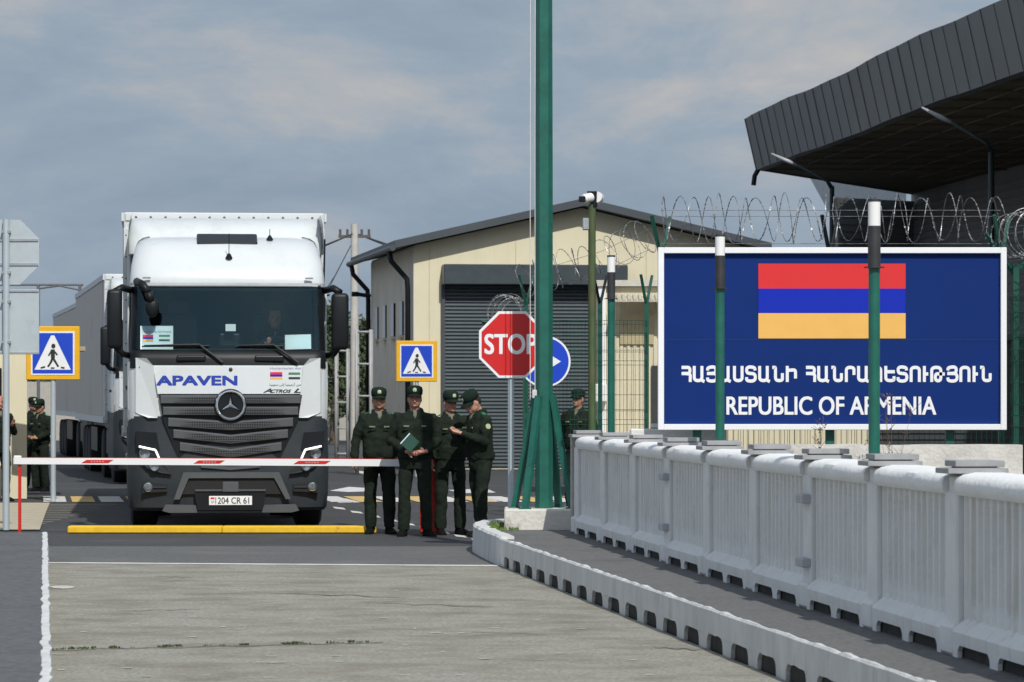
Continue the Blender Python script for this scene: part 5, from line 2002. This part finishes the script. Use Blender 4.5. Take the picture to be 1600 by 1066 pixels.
# ------------------------------------------------------------------ cream depot building
def depot():
    ux = Vector((0.989, 0.148, 0))
    base = Vector((-2.27 * 0.965, 79.6 * 0.965, 0))
    ang = math.atan2(ux.y, ux.x)
    root = thing('depot_building', 'cream gabled depot building with a big dark roller shutter, behind the soldiers', 'building', base, ang)
    W = 7.62
    D = 9.0
    EH = 5.05
    RH = 5.92
    w_ = MB()
    w_.ring_loft([[(0, 0, 0), (0, 0, EH), (W / 2, 0, RH), (W, 0, EH), (W, 0, 0)], [(0, D, 0), (0, D, EH), (W / 2, D, RH), (W, D, EH), (W, D, 0)]])
    w_.build('wall', cream, root)
    sm = MB()
    sm.box((-0.012, D / 2, EH / 2 - 0.02), (0.02, D - 0.02, EH - 0.06))
    n = 26
    for i in range(n):
        sm.box((-0.03, 0.35 + (D - 0.7) * i / (n - 1), EH / 2 - 0.05), (0.02, 0.12, EH - 0.12))
    sm.build('side_cladding', cream_grey, root)
    # roof with overhang
    rf = MB()
    oh = 0.45
    sl = (RH - EH) / (W / 2)
    for sx in (0, 1):
        xa, xb = (-0.5, W / 2) if sx == 0 else (W / 2, W + 0.5)
        za = EH - 0.5 * sl if sx == 0 else RH
        zb_ = RH if sx == 0 else EH - 0.5 * sl
        rf.ring_loft([[(xa, -oh, za + 0.03), (xb, -oh, zb_ + 0.03), (xb, -oh, zb_ + 0.20), (xa, -oh, za + 0.20)], [(xa, D + 0.3, za + 0.03), (xb, D + 0.3, zb_ + 0.03), (xb, D + 0.3, zb_ + 0.20), (xa, D + 0.3, za + 0.20)]])
    ro = rf.build('roof', roof_m, root)
    for gx in (-0.55, W + 0.55):
        MB().tube([(gx, -oh, EH - 0.08), (gx, D + 0.3, EH - 0.08)], 0.07, 8).build('gutter', roof_m, ro)
    for y in (0.3, D - 0.3):
        dp_ = MB()
        dp_.tube([(-0.55, y, EH - 0.1), (-0.5, y, EH - 0.35), (-0.14, y, EH - 0.75), (-0.12, y, EH - 1.0), (-0.12, y, 0.1)], 0.06, 8)
        dp_.build('downpipe', black, root, True)
    for i in range(4):
        wn = MB()
        y = 2.1 + i * 1.75
        wn.box((-0.05, y, 3.45), (0.05, 0.62, 0.78))
        wo = wn.build('window', dk_window, root)
        sl_ = MB()
        sl_.box((-0.07, y, 3.03), (0.12, 0.6, 0.06))
        sl_.build('sill', cream, wo)
    s_ = MB()
    # shutter
    x0, x1 = 0.66, 4.75
    zt = 4.16
    nsl = 50
    for i in range(nsl):
        z = 0.04 + (zt - 0.04) * i / nsl
        h = (zt - 0.04) / nsl
        s_.ring_loft([[(x0, -0.02, z + 0.004), (x0, -0.05, z + h * 0.35), (x0, -0.045, z + h * 0.75), (x0, -0.012, z + h)], [(x1, -0.02, z + 0.004), (x1, -0.05, z + h * 0.35), (x1, -0.045, z + h * 0.75), (x1, -0.012, z + h)]])
    so = s_.build('roller_shutter', shutter_m, root)
    bx = MB()
    bx.box(((x0 + x1) / 2, -0.22, 4.385), (x1 - x0 + 0.1, 0.42, 0.46), None, 0.02)
    bx.build('shutter_box', M('shutter_box', (0.045, 0.06, 0.068), 0.4), so)
    for x in (x0 - 0.02, x1 + 0.02):
        MB().box((x, -0.05, zt / 2), (0.08, 0.10, zt)).build('guide_rail', roof_m, so)
    # panel seams
    ps = MB()
    for x in (0.33, 5.3, 6.4):
        ps.box((x, -0.004, EH / 2), (0.012, 0.006, EH - 0.2))
    ps.box((2.3, -0.004, 4.75), (0.012, 0.006, 0.8))
    ps.build('panel_seam', M('seam_cream', (0.48, 0.42, 0.26), 0.8), root)
    ci = MB()
    ci.tube([(-0.1, D - 0.6, EH - 0.9), (-0.5, D - 0.7, EH - 0.85)], 0.05, 8)
    ci.box((-0.50, D - 0.75, EH - 0.86), (0.16, 0.14, 0.12))
    ci.build('floodlight', black, root)
    return root


depot()

# cream booth behind the fence
bt = thing('booth', 'small cream corrugated booth with a tin awning behind the mesh fence', 'booth', (at(936, 0, 56).x, 56, 0))
w_ = MB()
BW = 4.6
w_.box((BW / 2, 1.6, 1.72), (BW, 3.2, 3.44))
nrib = 40
for i in range(nrib):
    w_.box((0.15 + (BW - 0.2) * i / nrib, -0.012, 1.5), (0.05, 0.024, 3.0))
w_.build('wall', M('booth_cream', (0.60, 0.55, 0.40), 0.7, var=0.06, scale=1, streak=(0.46, 0.42, 0.31)), bt)
MB().box((0.05, -0.03, 1.72), (0.12, 0.06, 3.44)).build('corner_trim', sign_white, bt)
aw = MB()
for i in range(22):
    x = 0.3 + i * 0.09
    aw.tube([(x, -0.55, 3.20), (x, 0.0, 3.30)], 0.03, 6)
aw.box((1.25, -0.275, 3.235), (2.0, 0.56, 0.012), Matrix.Rotation(R(10), 3, 'X'))
aw.build('awning', M('tin_roof', (0.5, 0.47, 0.38), 0.6), bt)
MB().box((1.25, -0.03, 1.1), (0.78, 0.05, 2.1)).build('door', M('booth_door', (0.035, 0.037, 0.04), 0.5), bt)
MB().box((0.62, -0.03, 2.75), (0.55, 0.04, 0.5)).build('window', M('booth_window', (0.42, 0.36, 0.22), 0.4), bt)
MB().box((0.02, -0.12, 1.70), (0.2, 0.22, 0.3), None, 0.02).build('lamp_box', sign_white, bt)
MB().box((BW / 2, 1.6, 3.50), (BW + 0.2, 3.4, 0.10)).build('roof', M('booth_roof', (0.5, 0.48, 0.42), 0.6), bt)

# dark shed seen below the right half of the board
sh = thing('shed', 'dark ribbed metal shed seen under the right half of the blue board', 'shed', (at(1335, 0, 58).x, 58, 0))
q = MB()
q.box((2.4, 1.5, 1.3), (4.8, 3.0, 2.6))
for i in range(24):
    q.box((2.4, -0.01, 0.1 + i * 0.105), (4.8, 0.03, 0.05))
q.build('wall', M('shed_dark', (0.035, 0.04, 0.042), 0.5), sh)
MB().box((2.4, 1.5, 2.65), (5.0, 3.3, 0.1)).build('roof', roof_m, sh)


# ------------------------------------------------------------------ big canopy building on the right
def canopy():
    ZS = 7.53
    ZT = 8.83
    fx = lambda d: 9.17 - 0.1045 * (d - 61.1)
    A = Vector((fx(88.3), 88.3, 0))
    Bk = Vector((11.8, 99.4, 0))
    N = 44.0
    wx = lambda d: 11.8 + 0.105 * (99.4 - d)
    root = thing('canopy_building', 'huge dark grey canopy with tall ribbed fascia over a clad building at the upper right', 'building', (A.x, A.y, 0))
    O = Vector((A.x, A.y, 0))
    # soffit slab
    poly = [Vector((fx(N), N, 0)), A, Bk, Vector((wx(N) + 12, N, 0))]
    s_ = MB()
    s_.slab([(p.x - O.x, p.y - O.y) for p in poly], ZS, ZS + 0.12)
    so = s_.build('soffit', soffit_m, root)
    sb_ = MB()
    for i in range(22):
        d = N + 1 + i * 2.05
        sb_.box((fx(d) + 6.2 - O.x, d - O.y, ZS - 0.03), (12.0, 0.08, 0.03))
    for i in range(7):
        off = 0.9 + i * 1.0
        d0, d1 = N + 1, 86.0 + i * 1.4
        a_ = Vector((fx(d0) + off - O.x, d0 - O.y, ZS - 0.012))
        b_ = Vector((fx(d1) + off - O.x, d1 - O.y, ZS - 0.012))
        sb_.tube([a_, b_], 0.03, 4)
    sb_.build('soffit_batten', M('batten', (0.12, 0.10, 0.065), 0.8), so)
    # fascia in standing-seam panels with a slightly wavy top
    f = MB()
    seam = MB()
    n = 44
    rings = []
    for i in range(n + 1):
        d = 88.3 - (88.3 - N) * i / n
        wv = 0.035 * math.sin(i * 0.42) + 0.012 * math.sin(i * 1.31)
        xb = fx(d) - O.x
        xt = xb - 0.30
        rings.append([(xb, d - O.y, ZS - 0.03 + wv * 0.6), (xt, d - O.y, ZT + wv), (xt + 0.25, d - O.y, ZT + wv), (xb + 0.25, d - O.y, ZS - 0.03 + wv * 0.6)])
        seam.tube([(xb - 0.008, d - O.y, ZS - 0.02 + wv * 0.6), (xt - 0.008, d - O.y, ZT + wv)], random.choice((0.006, 0.01, 0.016)), 4)
    f.ring_loft(rings)
    nf = len(f.bm.faces)
    tmp = bpy.data.meshes.new('tmp')
    seam.bm.to_mesh(tmp)
    seam.bm.free()
    f.bm.from_mesh(tmp)
    fo = f.build('fascia', canopy_m, root)
    fo.data.materials.append(M('seam_dark', (0.085, 0.092, 0.098), 0.5))
    for i, pg in enumerate(fo.data.polygons):
        if i >= nf:
            pg.material_index = 1
    # rear end fascia, thin
    e_ = MB()
    ba, bb_ = A - O, Bk - O
    e_.ring_loft([[(ba.x, ba.y, ZS - 0.03), (ba.x - 0.28, ba.y + 0.02, ZT), (ba.x + 0.1, ba.y + 0.2, ZT), (ba.x + 0.2, ba.y + 0.2, ZS - 0.03)], [(bb_.x, bb_.y, ZS - 0.03), (bb_.x, bb_.y, ZT - 0.3), (bb_.x + 0.1, bb_.y + 0.2, ZT - 0.3), (bb_.x + 0.1, bb_.y + 0.2, ZS - 0.03)]])
    e_.build('rear_fascia', canopy_m, root)
    tp = MB()
    tp.slab([(p.x - O.x, p.y - O.y) for p in (Vector((fx(N) + .1, N, 0)), A + Vector((.2, .1, 0)), Bk, Vector((wx(N) + 12, N, 0)))], ZT - 0.35, ZT - 0.28)
    tp.build('roof', roof_m, root)
    sp = MB()
    sp.tube([(ba.x + 0.05, ba.y, ZS), (ba.x - 0.05, ba.y, ZS - 0.18), (ba.x - 0.08, ba.y, ZS - 0.42)], 0.07, 6)
    sp.build('rain_spout', black, root)
    # clad walls
    w_ = MB()
    W0 = Vector((9.15, 97.2, 0)) - O
    W1 = Vector((11.8, 99.2, 0)) - O
    W2 = Vector((wx(N), N, 0)) - O
    for a_, b_, zt in ((W0, W1, 7.30), (W1, W2, ZS)):
        d = (b_ - a_).normalized()
        n_ = Vector((d.y, -d.x, 0))
        if n_.y > 0 and n_.x > 0:
            n_ = -n_
        w_.ring_loft([[a_, b_, b_ + Vector((0, 0, zt)), a_ + Vector((0, 0, zt))], [a_ + n_ * 0.2, b_ + n_ * 0.2, b_ + n_ * 0.2 + Vector((0, 0, zt)), a_ + n_ * 0.2 + Vector((0, 0, zt))]])
    wo = w_.build('wall', cladding, root)
    rb = MB()
    for a_, b_, zt in ((W0, W1, 7.25), (W1, W2, ZS - 0.05)):
        d = (b_ - a_).normalized()
        L = (b_ - a_).length
        n_ = Vector((-d.y, d.x, 0))
        if n_.x > 0:
            n_ = -n_
        if n_.y > 0.5:
            n_ = -n_
        rt = Matrix.Rotation(math.atan2(d.y, d.x), 3, 'Z')
        for k in range(36):
            z = 0.2 + k * 0.2
            if z > zt:
                break
            for o_ in (0.215,):
                rb.box((a_ + b_) / 2 + n_ * o_ + Vector((0, 0, z)), (L - 0.1, 0.03, 0.10), rt)
    rb.build('wall_rib', M('cladding_rib', (0.17, 0.17, 0.17), 0.6), wo)
    gz = MB()
    G0 = Vector((8.05, 92.0, 0)) - O
    G1_ = Vector((11.4, 98.7, 0)) - O
    gz.ring_loft([[G0 + Vector((0, 0, ZS - 0.01)), G1_ + Vector((0, 0, ZS - 0.01)), G1_ + Vector((0, 0.1, ZS - 0.01)), G0 + Vector((0, 0.1, ZS - 0.01))],
                  [G0 + Vector((0.7, 0.8, ZS - 1.1)), G1_ + Vector((0, 0, ZS - 0.45)), G1_ + Vector((0, 0.1, ZS - 0.45)), G0 + Vector((0.7, 0.9, ZS - 1.1))]])
    gm = M('glazing_clear', (0.50, 0.55, 0.58), 0.5)
    gm.node_tree.nodes['Principled BSDF'].inputs['Alpha'].default_value = 0.4
    gz.build('end_glazing', gm, root)


canopy()


lamp_dark = M('lamp_post_dark', (0.012, 0.022, 0.022), 0.5)


def street_lamp(px, d, ybend, xtip, ytip, label):
    p = at(px, ybend, d)
    t = at(xtip, ytip, d)
    root = thing('street_lamp', label, 'street lamp', (p.x, d, 0), 0, 'street lamps before the canopy building')
    dx, dz = t.x - p.x, t.z
    MB().tube([(0, 0, 0), (0, 0, 3), (0, 0, p.z)], [0.09, 0.075, 0.055], 10).build('pole', lamp_dark, root, True)
    MB().tube([(0, 0, p.z - 0.05), (dx * 0.08, 0, p.z + (dz - p.z) * 0.16), (dx * 0.6, 0, p.z + (dz - p.z) * 0.66)], [0.055, 0.04, 0.03], 8).build('arm', lamp_dark, root, True)
    MB().tube([(dx * 0.57, 0, p.z + (dz - p.z) * 0.63), (dx * 0.72, 0, p.z + (dz - p.z) * 0.76), (dx, 0, dz)], [0.03, 0.05, 0.02], 8).build('lamp_head', M('lamp_grey', (0.36, 0.38, 0.4), 0.4), root, True)


street_lamp(1549, 66, 233, 1440, 168, 'dark green street lamp with slanting arm nearer the right edge, before the canopy')
street_lamp(1300, 80, 291, 1205, 240, 'dark street lamp with slanting arm further back, under the left end of the canopy')

# CCTV pole
d = 45.4
p = at(925, 315, d)
cc = thing('camera_pole', 'weathered green pole carrying two white surveillance cameras', 'camera pole', (p.x, d, 0))
h = p.z
MB().cyl((0, 0, 0), (0, 0, h - 0.04), 0.052, 0.05, 16).build('pole', green_rust, cc, 'auto')
for sx in (-1, 1):
    q = MB()
    if sx < 0:
        q.tube([(-0.02, -0.06, h + 0.05), (-0.10, -0.16, h + 0.03)], 0.062, 14)
        q.tube([(-0.10, -0.16, h + 0.03), (-0.125, -0.19, h + 0.025)], [0.055, 0.05], 14)
    else:
        q.tube([(0.06, -0.02, h + 0.06), (0.09, 0.1, h + 0.05)], 0.075, 14)
    co = q.build('camera_housing', white_pl, cc, 'auto')
    if sx < 0:
        MB().box((-0.135, -0.205, h + 0.02), (0.09, 0.05, 0.075), None, 0.01).build('lens', black, co)
q = MB()
q.tube([(0.02, 0, h - 0.08), (0.02, 0, h + 0.13)], 0.05, 12)
q.box((0.0, 0, h + 0.125), (0.13, 0.1, 0.02))
q.build('bracket', black, cc)
MB().box((-0.08, 0.02, h - 0.30), (0.09, 0.1, 0.16), None, 0.01).build('junction_box', steel, cc)


# ------------------------------------------------------------------ left booth, utility pole, frames, far things
lb = thing('gate_booth', 'cream gate booth at the left edge behind the sign seen from behind', 'booth', (at(42, 0, 54.9).x, 54.9, 0), R(8.2))
q = MB()
q.box((-0.14, 1.7, 1.35), (0.28, 3.4, 2.7))
q.box((-1.7, 1.75, 1.35), (2.8, 3.3, 2.7))
q.build('wall', cream, lb)
MB().box((-0.95, 0.06, 1.55), (1.1, 0.06, 1.1)).build('window', dk_window, lb)
MB().box((-1.4, 1.9, 2.72), (3.0, 3.6, 0.1)).build('roof', M('booth_soffit', (0.45, 0.42, 0.34), 0.7), lb)
MB().box((0.45, 0.9, 2.42), (0.98, 1.2, 0.07)).build('awning', M('awning_brown', (0.36, 0.32, 0.22), 0.7), lb)

up = thing('utility_pole', 'pale concrete utility pole with wires, right of the lorry', 'utility pole', (at(554, 0, 95).x, 95, 0))
h = at(0, 350, 95).z
MB().cyl((0, 0, 0), (0, 0, h), 0.13, 0.10, 12).build('pole', pole_conc, up, 'auto')
q = MB()
q.box((0, 0, h - 0.35), (0.9, 0.08, 0.08))
for x in (-0.4, -0.2, 0.2, 0.4):
    q.tube([(x, 0, h - 0.32), (x, 0, h - 0.15)], 0.035, 6)
q.build('insulator_arm', M('arm_dark', (0.1, 0.09, 0.08), 0.7), up)
q = MB()
for (ex, ez, ey) in ((-4.5, 5.3, -6), (-4.6, 5.1, -6), (6, 5.6, 4), (6.2, 5.2, 4)):
    pts = []
    for i in range(12):
        t = i / 11
        z = h - 0.25 + (ez - h + 0.25) * t - 0.45 * math.sin(PI * t)
        pts.append((ex * t, ey * t, z))
    q.tube(pts, 0.018, 4)
for (ex, ez) in ((-1.6, 3.2), (-1.1, 4.2)):
    q.tube([(0, 0, h - 0.4), (ex * 0.5, 0.2, (h + ez) / 2 - 0.3), (ex, 0.4, ez)], 0.012, 4)
q.build('wire', M('wire_dark', (0.05, 0.05, 0.05), 0.6), up)


def pipe_frame(px0, px1, py0, d, label):
    a_ = at(px0, py0, d)
    b_ = at(px1, py0, d)
    W = b_.x - a_.x
    root = MB()
    for x in (0, W):
        for y in (0, 0.5):
            root.tube([(x, y, 0), (x, y, a_.z)], 0.035, 8)
    nz = 4
    for i in range(nz + 1):
        z = 0.3 + (a_.z - 0.35) * i / nz
        for y in (0, 0.5):
            root.tube([(0, y, z), (W, y, z)], 0.025, 6)
        root.tube([(0, 0, z), (0, 0.5, z)], 0.025, 6)
        root.tube([(W, 0, z), (W, 0.5, z)], 0.025, 6)
    o_ = root.build('pipe_frame', M('pipe_white', (0.33, 0.34, 0.335), 0.5), None, True, (a_.x, d, 0))
    tag(o_, label, 'frame', 'pale pipe frames beyond the lorry')


pipe_frame(557, 579, 515, 72, 'pale ladder-like pipe frame standing right beside the cream building corner')
pipe_frame(525, 543, 545, 80, 'pale pipe frame half hidden by the lorry mirror')

gy_ = thing('overhead_gantry', 'thin dark overhead gantry arch behind the queue at far left', 'gantry', (at(60, 0, 105).x, 105, 0))
q = MB()
z1 = at(0, 445, 105).z
xw = at(125, 0, 105).x - at(60, 0, 105).x
q.tube([(-1.2, 0, z1), (xw + 0.1, 0, z1)], 0.04, 6)
q.tube([(0.0, 0, z1 - 0.12), (xw * 0.5, 0, z1 - 0.03), (xw, 0, z1 - 0.16)], 0.035, 6)
q.build('beam', M('gantry_dark', (0.12, 0.13, 0.14), 0.6), gy_)
for x in (0.0, xw):
    MB().tube([(x, 0, 0), (x, 0, z1)], 0.05, 6).build('post', M('gantry_dark', (0.12, 0.13, 0.14), 0.6), gy_)

fw = MB()
fw.box((-14, 128, 1.1), (44, 0.3, 2.2))
for i in range(12):
    fw.box((-34 + i * 3.8, 127.8, 1.15), (0.35, 0.2, 2.3))
tag(fw.build('boundary_wall', M('far_wall', (0.40, 0.38, 0.34), 0.85, var=0.08)), 'long pale boundary wall far behind the lorries', 'wall')


def tree(px, d, ytop, wid, label, seed):
    rnd = random.Random(seed)
    p = at(px, ytop, d)
    H_ = p.z
    root = thing('tree', label, 'tree', (p.x, d, 0), 0, 'trees far behind the checkpoint')
    t = MB()
    t.tube([(0, 0, 0), (0.05, 0, H_ * 0.4), (0, 0, H_ * 0.9)], [0.18, 0.12, 0.03], 8)
    for i in range(9):
        z = H_ * (0.3 + 0.06 * i)
        a_ = rnd.random() * 6.3
        t.tube([(0, 0, z), (math.cos(a_) * wid * 0.35, math.sin(a_) * wid * 0.35, z + 0.5)], [0.05, 0.015], 5)
    t.build('trunk', bark, root)
    c = MB()
    for i in range(150):
        u = rnd.random()
        zc_ = H_ * (0.22 + 0.76 * u)
        rad = wid * (0.5 * (1 - u) ** 0.7 + 0.08) * rnd.uniform(0.3, 1.0)
        a_ = rnd.random() * 6.3
        cc_ = Vector((rad * math.cos(a_), rad * math.sin(a_), zc_))
        for q in range(16):
            pp = cc_ + Vector((rnd.gauss(0, .16), rnd.gauss(0, .16), rnd.gauss(0, .16)))
            dd = Vector((rnd.uniform(-1, 1), rnd.uniform(-1, 1), rnd.uniform(-0.6, 1)))
            leaf_quad(c, pp, dd, Vector((rnd.uniform(-1, 1), rnd.uniform(-1, 1), rnd.uniform(-1, 1))), 0.22, 0.055)
    c.build('crown', leaf_m, root)


tree(522, 118, 478, 2.4, 'dark green tree just right of the lorry mirror, behind the pipe frames', 1)
tree(566, 122, 505, 2.0, 'smaller dark green tree beside the cream building, behind the utility pole', 2)
tree(495, 125, 470, 3.0, 'broad tree hidden mostly behind the lorry cab', 3)
tree(75, 150, 560, 4.0, 'low tree far away left of the queue', 4)
